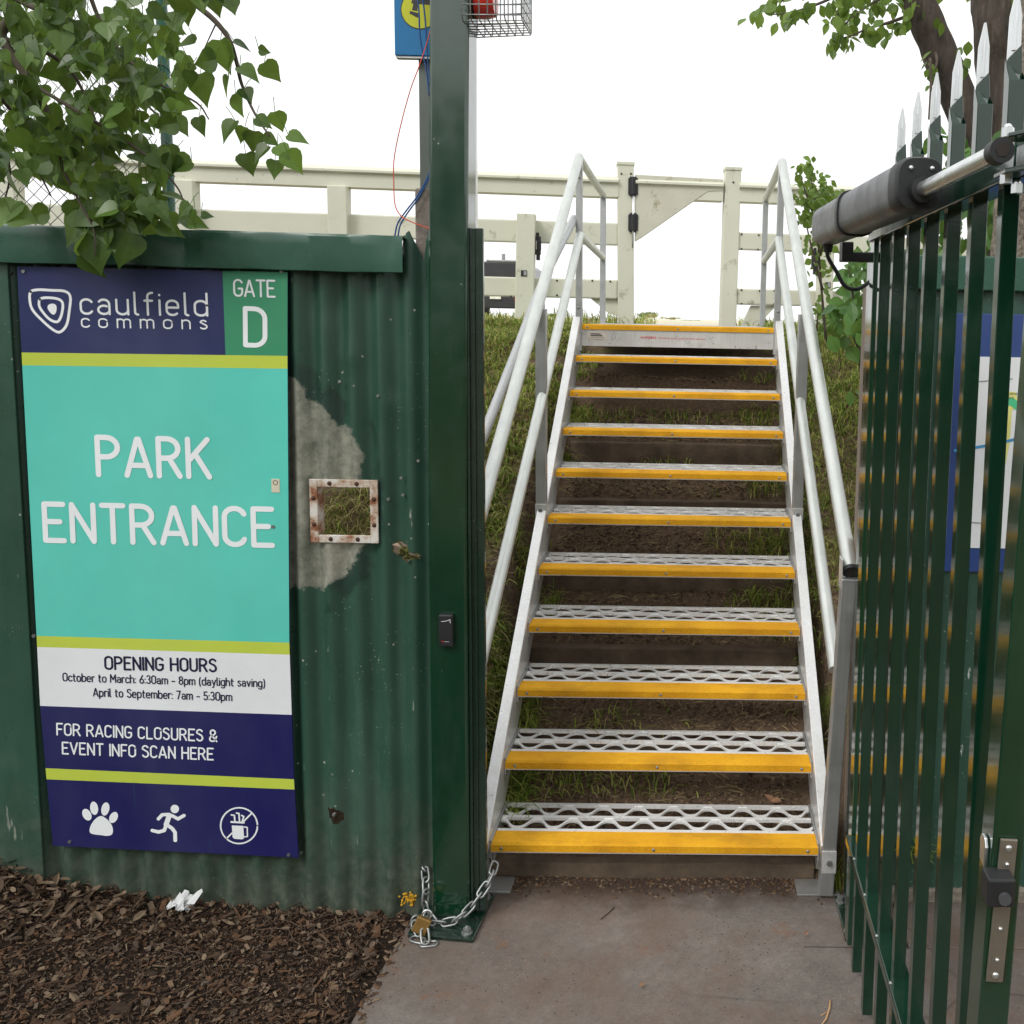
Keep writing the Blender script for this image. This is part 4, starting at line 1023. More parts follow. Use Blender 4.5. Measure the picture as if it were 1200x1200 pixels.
def mapline(nm, mt, pts, wd, lf): 
    mb = MB(); stroke(mb, [mp(*p) if p[0] > 100 else p for p in pts], wd, lambda u, v, h: Vector((u, 2.6498-h, v)), lf); mb.build(nm, mt, ms, fix=False)
lf = [.0001]
mb = MB(); P = [mp(*p) for p in ((1158,470),(1166,462),(1176,459),(1190,459),(1196,478),(1186,480),(1183,520),(1178,545),(1172,560),(1166,566),(1161,540))]
mb.add([(x, 2.6492, z) for x, z in P], [tuple(range(len(P)))]); mb.build('park_area', 'm_yellow', ms, fix=False); lf = [.0010]
mapline('track', 'm_green', [(1163,478),(1168,472),(1176,470),(1186,471),(1200,482)], .022, lf); mapline('track', 'm_green', [(1162,540),(1172,560),(1171,578)], .018, lf)
mapline('river', 'm_river', [(1119,528),(1130,527),(1145,524),(1163,521),(1180,517),(1200,512)], .008, lf)
for pp in ([(1140,418),(1133,452)], [(1128,545),(1140,562)], [(1136,447),(1148,447),(1186,444)], [(1122,611),(1150,613),(1170,617)], [(1158,597),(1168,617)], [(1128,566),(1140,561)]): mapline('road', 'm_road', pp, .0035, lf)
for pp in ([(1.20,-.20),(1.34,-.14),(1.48,-.20),(1.52,-.34),(1.44,-.48),(1.26,-.52),(1.10,-.44)], ): mapline('track', 'm_green', pp, .022, lf)
for pp in ([(1.02,-.12),(1.12,-.62)], [(1.3,-.1),(1.58,-.6)], [(1.0,-.56),(1.58,-.50)]): mapline('road', 'm_road', pp, .0035, lf)
mb = MB(); text_line(mb, 'MELBOURNE', Vector(atY(1166, 463-.5, 2.6485)), Vector(atY(1193, 462.5, 2.6485)), .0052, .16, lift=[.0006]); text_line(mb, 'GROUNDS', Vector(atY(1166, 467.4, 2.6485)), Vector(atY(1188, 467.2, 2.6485)), .0052, .16, lift=[.0006]); mb.build('map_caption', 'm_ink', ms, fix=False)
for px, py in ((1169, 502), (1164, 589)):
    q = MB(); x, z = mp(px, py); q.ball((x, 2.6486, z), .006, .001, .006, 10, 5); q.build('map_pin', 'm_ink', ms, smooth=180)
# ------------------------------------------------------------------ aluminium access stairs
stair = thing('access_stairs', 'aluminium stair with yellow edged open mesh treads and tube handrails climbing the bank', 'stairs', (SX, SY, GZ))
t = NT('nosing_yellow')
wp = t.pos(); k = t.ramp(t.noise(5, 5, .65, wp), (.3, lin(208, 146, 16)), (.7, lin(234, 174, 30)))
k = t.mix(t.ramp(t.noise(9, 6, .75, t.mapping((.6, 1, 1.6), wp)), (.48, 0), (.72, .5)), k, lin(150, 108, 34))
gr = t.ramp(t.noise(420, 2, .6), (.3, .80), (.6, 1.06)); k = t.mix(1.0, k, gr, 'MULTIPLY')
sp = t.math('MULTIPLY', t.ramp(t.vor(90, wp).outputs['Distance'], (.06, 1), (.14, 0)), t.ramp(t.noise(7, 4, .6, wp), (.46, 0), (.60, .8))); k = t.mix(sp, k, lin(84, 62, 22))
t.set(Base_Color=k, Roughness=.72); t.b.inputs['Specular IOR Level'].default_value = .3; t.bump(t.noise(600, 2), .5, .002); M['nosing_yellow'] = t.m
def nosing(z0, y0, x0=XL+.004, x1=XR-.004, depth=ND, drop=NH):
    b = MB(); ch = .006
    prof = [(y0, z0-drop), (y0, z0-ch), (y0+ch, z0), (y0+depth, z0), (y0+depth, z0-.004), (y0+.006, z0-.006), (y0+.005, z0-drop)]
    b.prism([(y, z) for y, z in prof], 'x', x0, x1); return b
def grating(y0, z):
    """pressed mesh: flat bars with rows of lens shaped slots between them"""
    b = MB(); ya = y0+ND+.002; yb = y0+TD; xa, xb = XL+.008, XR-.008; h0, h1 = z-.0065, z-.0006
    bars = [ya+.005, (ya+yb)/2, yb-.006]
    for y in bars: b.box(xa, xb, y-.0070, y+.0070, z-.009, z+.0008)
    P_ = .113; nn = 132
    for s in range(2):
        a = bars[s]; c = bars[s+1]; span = c-a
        for (fr, amp, ph) in ((.50, .36, 0),):
            V = []
            for i in range(nn+1):
                x = xa+(xb-xa)*i/nn; w_ = math.cos(2*math.pi*(x-xa)/P_+ph+s*1.3)
                sh = math.copysign(abs(w_)**.9, w_)
                y = a+span*(fr+amp*sh)
                hw = .0072+.0060*abs(w_)**3
                V += [(x, y-hw, h0), (x, y+hw, h0), (x, y+hw, h1), (x, y-hw, h1)]
            o = len(b.v); b.v += V
            for i in range(nn):
                q = o+i*4; r = q+4
                for k_ in range(4): l = (k_+1) % 4; b.f.append((q+k_, r+k_, r+l, q+l))
    return b
def treadset(y0, z0):
    tr = grating(y0, z0).build('tread', 'alu_tread', stair)
    for xa, xb in ((XL+.001, XL+.0065), (XR-.0065, XR-.001)):
        b = MB(); b.box(xa, xb, y0+.003, y0+TD, z0-.048, z0+.006); b.build('end_plate', 'alu_dull', tr)
    n_ = nosing(z0, y0).build('nosing', 'nosing_yellow', tr)
    b = MB(); b.box(XL+.004, XR-.004, y0+.001, y0+.008, z0-NH-.0035, z0-NH-.0002); b.build('edge_strip', 'alu', tr)
    for x in (XL+.036, SX-.005, XR-.036):
        b = MB(); b.ball((x, y0-.0002, z0-.0165), .0052, .0035, .0052, 10, 6); b.build('screw', 'galv', tr, smooth=180)
    return tr
def children(o): return [c for c in bpy.data.objects if c.parent == o]
tr0 = treadset(SY, SZ); kids = children(tr0)
for i in range(1, 10):
    off = Vector((0, G*i, RR*i)); c = tr0.copy(); col.objects.link(c); c.parent = stair; c.matrix_parent_inverse = Matrix.Translation(-stair.location); c.location = off
    for q in kids:
        d_ = q.copy(); col.objects.link(d_); d_.parent = c; d_.matrix_parent_inverse = Matrix.Identity(4); d_.location = (0, 0, 0)
# platform at the top
PY0, PZ = SY+10*G, SZ+10*RR
b = MB(); b.box(XL+.004, XR-.004, PY0+ND+.002, 6.34, PZ-.03, PZ-.002); pf = b.build('platform', 'alu_dull', stair)
nosing(PZ, PY0).build('nosing', 'nosing_yellow', pf)
b = MB(); b.box(XL+.002, XR-.002, PY0+.0065, PY0+.013, PZ-.112, PZ-.0275); fp = b.build('fascia_plate', 'alu', pf, bevel=.001)
simple('warn_red', lin(196, 62, 74), .5); simple('sticker_pale', lin(188, 180, 170), .5); simple('faint_grey', lin(96, 94, 92), .6)
fy = PY0+.0064
mb = MB(); lf = text_line(mb, 'WARNING:', atY(751, 396.6, fy), atY(769, 397.0, fy), .0105, .22, gap=.15, lift=[.0003]); text_line(mb, 'Platform to be used on level surface', atY(772, 397.1, fy), atY(826, 398.4, fy), .0095, .13, gap=.15, lift=[.0003]); mb.build('warning_text', 'warn_red', fp, fix=False)
a = atY(689, 389.3, fy); c_ = atY(711.5, 399.5, fy); b = MB(); b.box(a.x, c_.x, fy-.001, fy-.0001, c_.z, a.z); stk = b.build('sticker', 'sticker_pale', fp)
for i, (y, x1) in enumerate(((390.6, 704), (392.6, 706), (395.2, 709), (397.2, 708))):
    p = atY(692, y, fy-.0012); q = atY(x1, y+.25, fy-.0012); b = MB(); b.box(p.x, q.x, fy-.0014, fy-.0011, p.z-(.0052 if i < 2 else .0018), p.z); b.build('sticker_line', 'black_plastic' if i < 2 else 'faint_grey', stk)
for x in (SX, XL+.036, XR-.036):
    b = MB(); b.ball((x, PY0-.0002, PZ-.0165), .0052, .0035, .0052, 10, 6); b.build('screw', 'galv', pf, smooth=180)
# stringers: channels with a broad bright flange outside
inc = Vector((0, G, RR)).normalized(); nrm = Vector((0, -RR, G)).normalized()
def stringer(side):
    b = MB(); xw = XL-.0002 if side < 0 else XR+.0002; t0 = Vector((0, SY, SZ)); s0 = -.012; s1 = (t0-Vector((0, PY0, PZ))).length+.03
    # points in the slope plane: along (inc), normal (nrm)
    def P(x, s, n): v = t0+inc*s+nrm*n; return (x, v.y, v.z)
    def blk(xa, xb, na, nb):
        V = [P(xa, s0, na), P(xb, s0, na), P(xb, s1, na), P(xa, s1, na), P(xa, s0, nb), P(xb, s0, nb), P(xb, s1, nb), P(xa, s1, nb)]
        b.add(V, [(0,3,2,1),(4,5,6,7),(0,1,5,4),(1,2,6,5),(2,3,7,6),(3,0,4,7)])
    o = -.005 if side < 0 else .005
    blk(xw, xw+o, -.135, .026); blk(xw+o*.2, xw+side*.036, .0262, .0315); blk(xw+o*1.02, xw+side*.036, -.1348, -.1295)
    return b.build('stringer', 'alu', stair, bevel=.0012)
stringer(-1); stringer(1)
# foot plates
for side, x in ((-1, SX-.498-.045), (1, SX+.498+.045)):
    xa = min(x-side*.11, x+side*.02); xb = max(x-side*.11, x+side*.02)
    b = MB(); b.box(xa, xb, SY-.025, SY+.055, GZ+.0006, GZ+.007); b.build('foot_plate', 'alu_dull', stair, bevel=.001)
# stanchions and rails
def sq(nm, a, c, w_, mt='alu_dull', up=(0, 1, 0)):
    b = MB(); b.bar(a, c, w_, w_, up); return b.build(nm, mt, stair, bevel=.003)
MIR = lambda p: (2*SX-p[0], p[1], p[2])
RT, RB = (.413, 4.843, .800), (.463, 2.672, -.724)
MT, MBm = (.407, 4.843, .416), (.434, 2.715, -1.036)
def along(a, c, y):
    k = (y-a[1])/(c[1]-a[1]); return tuple(a[i]+(c[i]-a[i])*k for i in range(3))
for side in (1, -1):
    q = (lambda p: p) if side == 1 else MIR
    ym = SY+5*G+.01
    sq('stanchion', q((.422, SY-.014, GZ+.007)), q((.457, SY-.010, -.742)), .043)
    rm = along(RB, RT, ym); sq('stanchion', q((.424, ym, -.835)), q((.426, ym, rm[2]-.020)), .042)
    sq('stanchion', q((.410, PY0+.012, -.17)), q((.413, PY0+.012, .79)), .033)
    sq('stanchion', q((.434, 6.30, -.08)), q((.437, 6.30, .795)), .036)
    b = MB(); b.tube([q(RB), q(along(RB, RT, 3.3)), q(RT)], .0232, 20); hr = b.build('handrail', 'alu_tube', stair, smooth=40)
    d_ = (Vector(q(RB))-Vector(q(RT))).normalized(); b = MB(); e = Vector(q(RB)); b.tube([e-d_*.012, e+d_*.0012], .0242, 20); b.build('end_cap', 'black_plastic', hr, smooth=40)
    b = MB(); b.tube([e+d_*.0013, e+d_*.0018], .0165, 18); b.build('cap_recess', 'joint_dark', hr)
    b = MB(); b.tube([q(MBm), q(MT)], .0205, 18); b.build('mid_rail', 'alu_tube', stair, smooth=40)
    b = MB(); b.tube([q(RT), q((.437, 6.30, .800))], .021, 16); b.build('platform_rail', 'alu_tube', stair, smooth=40)
    b = MB(); b.tube([q(MT), q((.434, 6.30, .395))], .020, 16); b.build('platform_rail', 'alu_tube', stair, smooth=40)
    # welded lugs and bolts
    b = MB(); c_ = Vector(q((.4265, SY-.036, -1.612))); b.box(c_.x-.022, c_.x+.022, c_.y-.003, c_.y+.001, c_.z-.035, c_.z+.035); lg = b.build('lug', 'alu', stair, bevel=.001)
    b = MB(); b.tube([c_+Vector((0, -.003, 0)), c_+Vector((0, -.010, 0))], .0095, 6); b.build('bolt', 'galv', lg, smooth=30)
    b = MB(); c_ = Vector(q((.424, ym-.024, -.780))); b.box(c_.x-.022, c_.x+.022, c_.y-.003, c_.y+.001, c_.z-.022, c_.z+.026); lg = b.build('lug', 'alu', stair, bevel=.001)
    b = MB(); b.tube([c_+Vector((0, -.003, 0)), c_+Vector((0, -.010, 0))], .0085, 6); b.build('bolt', 'galv', lg, smooth=30)
    b = MB(); c_ = Vector(q((.458, SY-.008, -.715))); b.box(c_.x-.024, c_.x-.020, c_.y-.02, c_.y+.03, c_.z-.06, c_.z+.03) if side > 0 else b.box(c_.x+.020, c_.x+.024, c_.y-.02, c_.y+.03, c_.z-.06, c_.z+.03); b.build('bracket', 'alu', stair, bevel=.001)
    for z in (.70, .33, .05):
        b = MB(); c_ = q((.412, PY0-.005, z)); b.ball(c_, .007, .005, .007, 8, 5); b.build('bolt', 'galv', stair, smooth=180)
    b = MB(); b.box(min(q((.395,0,0))[0], q((.455,0,0))[0]), max(q((.395,0,0))[0], q((.455,0,0))[0]), 6.05, 6.30, PZ-.10, PZ-.012); b.build('platform_foot', 'alu', stair, bevel=.002)
# the extra dark tube leaving the top left stanchion for the bank
q0 = atY(673, 256, 4.86); q1 = atY(640, 322, 4.45); q2 = atY(604, 415, 4.0); q3 = atY(566, 512, 3.66); q4 = q3+(q3-q2)*.9
b = MB(); b.tube(spline([q0, q1, q2, q3, q4]), .0205, 16); b.build('outer_rail', 'alu_dull', stair, smooth=40)

# ------------------------------------------------------------------ old timber sleepers in the soil beneath
simple('sleeper_wood', lin(92, 78, 64), .9, var=.35, vscale=14, bump=.8, bscale=50)
steps_desc = ['just above the path', 'second from the path', 'third from the path', 'fourth from the path', 'in fifth place from the path', 'highest, just below the platform']
for i in range(6):
    y = TER0+TERP*i; z1 = -1.675+.216*i-.008; b = MB()
    if i == 0: z0_ = GZ-.02
    else: z0_ = z1-.150
    x0_, x1_ = XL-.03+.02*rnd.random(), XR-.01+.03*rnd.random(); n_ = 14
    V = []
    for k in range(n_+1):
        x = x0_+(x1_-x0_)*k/n_; w1 = .006*mnoise.noise(Vector((x*3, i, 0))); w2 = .006*mnoise.noise(Vector((x*4, i, 5)))
        V += [(x, y-.045+w1, z0_), (x, y+.01, z0_), (x, y+.01, z1+w2), (x, y-.045+w1, z1+w2)]
    b.v = V
    for k in range(n_):
        q = k*4; r = q+4
        for m_ in range(4): l = (m_+1) % 4; b.f.append((q+m_, r+m_, r+l, q+l))
    b.f += [(0, 1, 2, 3), (n_*4, n_*4+3, n_*4+2, n_*4+1)]
    tag(b.build('timber_sleeper', 'sleeper_wood', bevel=.006), 'dark timber sleeper holding the soil under the stairs, '+steps_desc[i], 'sleeper', 'sleepers under the stairs')
b = MB(); b.box(.175, .205, 3.085, 3.125, -1.66, -1.46); tag(b.build('timber_peg', 'sleeper_wood', bevel=.003), 'short square timber peg in the soil behind the second tread', 'peg')

# ------------------------------------------------------------------ white rail fence across the top
simple('fence_white', lin(206, 206, 188), .55, var=.05, vscale=3, dirt=(lin(158, 154, 130), 9, .60))
simple('fence_grime', lin(150, 142, 116), .8, var=.3, vscale=20)
wfn = thing('white_rail_fence', 'cream white post and rail fence across the top of the bank', 'fence', (-1.5, 6.7, -.06))
def fY(x): return 6.80+.109*x
fd = Vector((1, .109, 0)).normalized(); fn = Vector((.109, -1, 0)).normalized(); UPV = Vector((0, 0, 1))
def rail(nm, xa, xb, z, h, dpt, off=0, mt='fence_white', par=None, dz=0.0, bev=.01):
    a = Vector((xa, fY(xa), z))+fn*off; c = Vector((xb, fY(xb), z+dz))+fn*off; b = MB(); b.bar(a, c, dpt, h); return b.build(nm, mt, par or wfn, bevel=bev)
def post(nm, x, wd, z1, off=0, mt='fence_white', par=None, cap=False, z0=-.12, lean=0):
    b = MB(); c = Vector((x, fY(x), (z0+z1)/2))+fn*off; b.obox(c, (fd).normalized(), fn, (UPV+fd*lean).normalized(), wd/2, wd/2, (z1-z0)/2)
    o = b.build(nm, mt, par or wfn, bevel=.006)
    if cap: q = MB(); q.obox(c+UPV*((z1-z0)/2+.006)+fd*lean*(z1-z0)/2, fd, fn, UPV, wd/2+.006, wd/2+.006, .012); q.build('cap', mt, o, bevel=.004)
    return o
# heights re-expressed for the yawed fence line
def hz(px, py, x=None):
    lo = ray(px, py); # intersect with the vertical plane of the fence
    k = 6.80/(lo.y-.109*lo.x); return lo*k
topL = hz(300, 204); topR = hz(950, 228)
zt = (hz(300, 191).z+hz(950, 217).z)/2; zb = (hz(300, 217).z+hz(950, 240).z)/2
XG0, XG1 = hz(733, 300).x, hz(855, 300).x
def toprail(xa, xb, nm='top_rail', par=None, mt='fence_white', k0=0):
    b = MB(); prof = [(-.062, zb), (.055, zb), (.055, zb+.085), (.075, zb+.10), (.078, zt-.03), (.05, zt-.004), (0, zt+.004), (-.05, zt-.004), (-.085, zt-.03), (-.085, zb+.098), (-.062, zb+.085)]
    n_ = len(prof); 
    for x in (xa, xb): b.v += [tuple(Vector((x, fY(x), 0))+fn*(-o)+UPV*z) for o, z in prof]
    b.f = [(k, (k+1) % n_, n_+(k+1) % n_, n_+k) for k in range(n_)]+[tuple(range(n_)), tuple(range(2*n_-1, n_-1, -1))]
    return b.build(nm, mt, par or wfn, smooth=40)
toprail(-7.5, XG0-.055); toprail(XG1+.05, 5.0)
mid = ((hz(300, 248).z+hz(300, 275).z)/2, (hz(300, 248).z-hz(300, 275).z)); mr_ = (hz(900, 284).z, .105)
low = ((hz(585, 325).z+hz(585, 347).z)/2, .135)
mz = (mid[0]+mr_[0])/2
rail('mid_rail', -7.5, XG0-.055, mid[0], .155, .04, .02); rail('mid_rail', XG1+.05, 5.0, mr_[0], .125, .04, .02)
rail('low_rail', -7.5, XG0-.055, low[0], .135, .04, .02); rail('low_rail', XG1+.05, 5.0, hz(900, 348.5).z, .115, .04, .02)
for px in (225, 401, 20, -120):
    x = hz(px, 300).x; post('post', x, .125, zb+.002, .045, z0=-.15)
sp1 = hz(617, 253); post('latch_post', sp1.x, .125, sp1.z, .10, lean=.02); sp2 = hz(964, 282); post('latch_post', sp2.x, .105, sp2.z+.02, .10)
for x in (2.6, 4.6): post('post', x, .12, zb+.002, .045)
ga = post('gate_pillar', XG0, .113, hz(733, 194).z, .0, cap=True, lean=-.012); gb = post('gate_pillar', XG1, .113, hz(857, 200).z, .0, cap=True, lean=.012)
# dark square slots, latches and screws
for p_, off in ((hz(616, 321.5), .165), (hz(964, 335), .155)):
    b = MB(); c = p_+fn*off; c = Vector((p_.x, fY(p_.x), p_.z))+fn*off; b.obox(c, fd, fn, UPV, .020, .002, .020); b.build('latch_slot', 'black_plastic', wfn)
    b = MB(); b.obox(c+fd*.008+fn*.002, fd, fn, UPV, .009, .002, .014); b.build('slot_plate', 'galv_bright', wfn)
for (px, py, sgn_) in ((631, 289, 1), (951, 306, -1)):
    p_ = hz(px, py); c = Vector((p_.x, fY(p_.x), p_.z))+fn*.10; b = MB(); b.obox(c, fd, fn, UPV, .022, .022, .062); b.tube([c+UPV*.062, c+UPV*.088], .011, 10); b.obox(c-UPV*.075+fd*.004, fd, fn, UPV, .013, .018, .025); b.obox(c+fn*.02, fd, fn, UPV, .026, .006, .035)
    b.build('magnetic_latch', 'black_plastic', wfn, bevel=.004)
    b = MB(); b.obox(c+fn*.027-fd*.008, fd, fn, UPV, .003, .002, .03); b.build('latch_label', 'sticker_pale', wfn)
for (px, py) in ((601,348),(632,348),(750,253),(758,271),(868,275),(888,276),(868,292),(887,293),(868,340),(889,341),(906,341),(868,356),(906,356),(694,329),(715,330),(728,330),(653,329),(653,346),(728,205),(739,205),(858,215)):
    p_ = hz(px, py); c = Vector((p_.x, fY(p_.x), p_.z))+fn*(.06 if px in (728,739,858) and py < 230 else .043 if px > 640 else .165); b = MB(); b.ball(c, .007, .005, .007, 8, 5); b.build('screw', 'joint_dark', wfn, smooth=180)
# angled brace boards at the feet of the opening
for (pts) in (((868, 383), (886, 383), (910, 358), (880, 358)), ((690, 348), (728, 348), (728, 372), (712, 366))):
    b = MB(); P = [hz(*p) for p in pts]
    for off in (.01, -.03): b.v += [tuple(Vector((p.x, fY(p.x), p.z))+fn*off) for p in P]
    b.f = [(0, 1, 2, 3), (7, 6, 5, 4)]+[(k, (k+1) % 4, 4+(k+1) % 4, 4+k) for k in range(4)]; b.build('foot_brace', 'fence_white', wfn, bevel=.003)
# the swinging leaf: a bar with a triangular gusset, hung on black hinges
lf_ = thing('rail_gate', 'cream gate bar with triangular gusset board, hinged between the two tall white posts', 'gate', (XG0, fY(XG0), .9))
gl = [hz(*p) for p in ((743.5, 206), (846, 211.5), (846, 225), (828, 226), (752, 279), (743.5, 284))]
b = MB(); P2 = [(p.x, p.z) for p in gl]
for off in (.066, .030): b.v += [tuple(Vector((x, fY(x), z))+fn*off) for x, z in P2]
b.f = [tuple(range(6)), tuple(range(11, 5, -1))]+[(k, (k+1) % 6, 6+(k+1) % 6, 6+k) for k in range(6)]
simple('fence_white_worn', lin(196, 194, 176), .6, var=.08, vscale=6, dirt=(lin(150, 142, 116), 12, .58)); b.build('gusset_board', 'fence_white_worn', lf_, bevel=.004)
a_, c_ = hz(743.5, 209), hz(846, 216.5); toprail(XG0+.062, XG1-.064, 'gate_bar', lf_)
for py in (220, 262):
    p_ = hz(741.5, py); c = Vector((p_.x, fY(p_.x), p_.z))+fn*.062; b = MB(); b.obox(c, fd, fn, UPV, .034, .012, .056); b.tube([c-UPV*.056+fn*.012, c+UPV*.056+fn*.012], .017, 12); b.obox(c, fd, fn, UPV, .024, .016, .066); b.build('hinge', 'black_plastic', lf_, bevel=.003)
p_ = hz(741.5, 241); c = Vector((p_.x, fY(p_.x), p_.z))+fn*.075; b = MB(); b.tube([c-UPV*.30, c+UPV*.10], .0065, 8); b.build('hinge_rod', 'galv_bright', lf_, smooth=180)

# ------------------------------------------------------------------ dark trailer parked beyond the fence
trl = thing('parked_trailer', 'dark flat lidded trailer parked on the grass beyond the white fence', 'trailer', (-3.57, 17, -.06))
TXc = (585-816)/1100*17
simple('car_black', lin(40, 42, 45), .35, coat=.4); simple('tyre', lin(28, 28, 28), .9); simple('tail_red', lin(176, 34, 40), .25, coat=.5); simple('plate_white', lin(214, 214, 200), .5)
b = MB(); b.box(TXc-.44, TXc+.44, 17, 19.0, .40, .66); b.build('tub', 'car_black', trl, bevel=.03)
b = MB(); b.prism([(TXc-.46, .66), (TXc+.46, .66), (TXc+.45, .90), (TXc+.38, .955), (TXc-.38, .955), (TXc-.45, .90)], 'y', 16.96, 19.0); b.build('lid', 'car_black', trl, bevel=.02)
b = MB(); b.box(TXc-.46, TXc+.46, 16.9, 17.0, .13, .36); b.build('bumper', 'black_plastic', trl, bevel=.03)
b = MB(); b.box(TXc-.2, TXc+.36, 16.95, 17.2, .955, .99); b.tube([(TXc+.10, 17, .99), (TXc+.10, 17, 1.10)], .035, 8); b.build('lid_latch', 'galv', trl, bevel=.01)
for s in (-1, 1):
    b = MB(); xx = TXc+s*.62-.33*0; b.box(TXc+s*.36-.04, TXc+s*.36+.04, 16.88, 16.9, .25, .39); b.build('tail_light', 'tail_red', trl, bevel=.01)
    b = MB(); b.tube([(TXc+s*.46, 18.2, .20), (TXc+s*.60, 18.2, .20)], .26, 24); wh = b.build('wheel', 'tyre', trl, smooth=40)
    b = MB(); b.tube([(TXc+s*.60, 18.2, .20), (TXc+s*.604, 18.2, .20)], .14, 18); b.build('rim', 'galv', wh, smooth=40)
a = atY(574, 346.5, 16.87); c_ = atY(587, 350.5, 16.87); b = MB(); b.box(a.x, c_.x, 16.865, 16.885, c_.z, a.z); b.build('number_plate', 'plate_white', trl)
# ------------------------------------------------------------------ foliage materials
def leafmat(name, lo, hi, trans=.35, rough=.42):
    t = NT(name); a = t.attr('tint'); k = t.mix(t.math('MULTIPLY', a.outputs['Fac'], 1.0), lo, hi)
    k = t.mix(.22, k, t.ramp(t.noise(60, 4), (.3, tuple(v*.6 for v in lo)), (.7, tuple(v*1.2 for v in hi))))
    t.set(Base_Color=k, Roughness=rough); t.b.inputs['Specular IOR Level'].default_value = .45
    tr = t.N.new('ShaderNodeBsdfTranslucent'); kk = t.mix(.5, k, (.30, .40, .06)); t.link(kk, tr.inputs['Color'])
    mixs = t.N.new('ShaderNodeMixShader'); mixs.inputs[0].default_value = trans
    t.link(t.b.outputs[0], mixs.inputs[1]); t.link(tr.outputs[0], mixs.inputs[2]); t.link(mixs.outputs[0], t.out.inputs['Surface']); M[name] = t.m
leafmat('poplar_leaf', lin(34, 62, 26), lin(104, 136, 58), .38, .36); leafmat('small_leaf', lin(64, 96, 40), lin(124, 152, 66), .4); leafmat('bush_leaf', lin(48, 88, 42), lin(98, 142, 72), .38)
t = NT('bark'); k = t.ramp(t.noise(16, 7, .75, t.mapping((1, 1, .22))), (.3, lin(42, 36, 32)), (.55, lin(84, 74, 66)), (.75, lin(124, 112, 100)))
t.set(Base_Color=k, Roughness=.95); t.bump(t.noise(26, 7, .75, t.mapping((1, 1, .2))), 1.0, .02); M['bark'] = t.m
t = NT('bark_pale'); k = t.ramp(t.noise(60, 6, .8), (.36, lin(66, 60, 52)), (.5, lin(128, 118, 104)), (.68, lin(176, 166, 150)))
t.set(Base_Color=k, Roughness=.95); t.bump(t.noise(60, 6, .8), 1., .01); M['bark_pale'] = t.m
simple('twig_bark', lin(84, 74, 64), .85, var=.25, vscale=30); simple('twig_green', lin(120, 132, 76), .7)
def leaf(mb, tint, base, d, n, L, wd, tv, fold=.25, curl=.12, tip=1.0, heart=True):
    """d: direction stem to tip, n: upper side normal"""
    d = d.normalized(); n = (n-d*n.dot(d)).normalized(); s = d.cross(n)
    if heart: out = [(0.0, .0), (-.05, .22), (.06, .43), (.22, .50), (.42, .42), (.66, .22), (.86, .07), (1.0, 0)]
    else: out = [(0, 0), (.14, .20), (.32, .42), (.52, .46), (.72, .32), (.88, .13), (1, 0)]
    V = []; N_ = len(out)
    for k in (-1, 1):
        for (u, v) in out[1:-1]:
            V.append(base+d*(u*L)+s*(k*v*wd)+n*(abs(v)*wd*fold-curl*L*u*u))
    mids = [base, base+d*(.3*L)-n*(curl*L*.09), base+d*(.62*L)-n*(curl*L*.38), base+d*L-n*(curl*L)]
    o0 = len(V); V += mids; q = N_-2; Fc = []
    for k in (0, 1):
        o = k*q; ring = [o0]+[o+i for i in range(q)]+[o0+3]
        m1 = 1+q//2-1
        # fan strips to the midrib
        a = ring[:q//2+1]; b = ring[q//2:-1]
        f1 = a+[o0+1]; f2 = [ring[q//2]]+[o0+1] + []; 
        Fc.append(tuple(f1)); Fc.append(tuple([o0+1]+ring[q//2:q-0]+[o0+2])); Fc.append((o0+2, ring[q-1], ring[q], o0+3))
    mb.add(V, Fc); tint.extend([tv]*len(V))
def rv(): 
    v = Vector((rnd.gauss(0, 1), rnd.gauss(0, 1), rnd.gauss(0, 1))); return v.normalized()

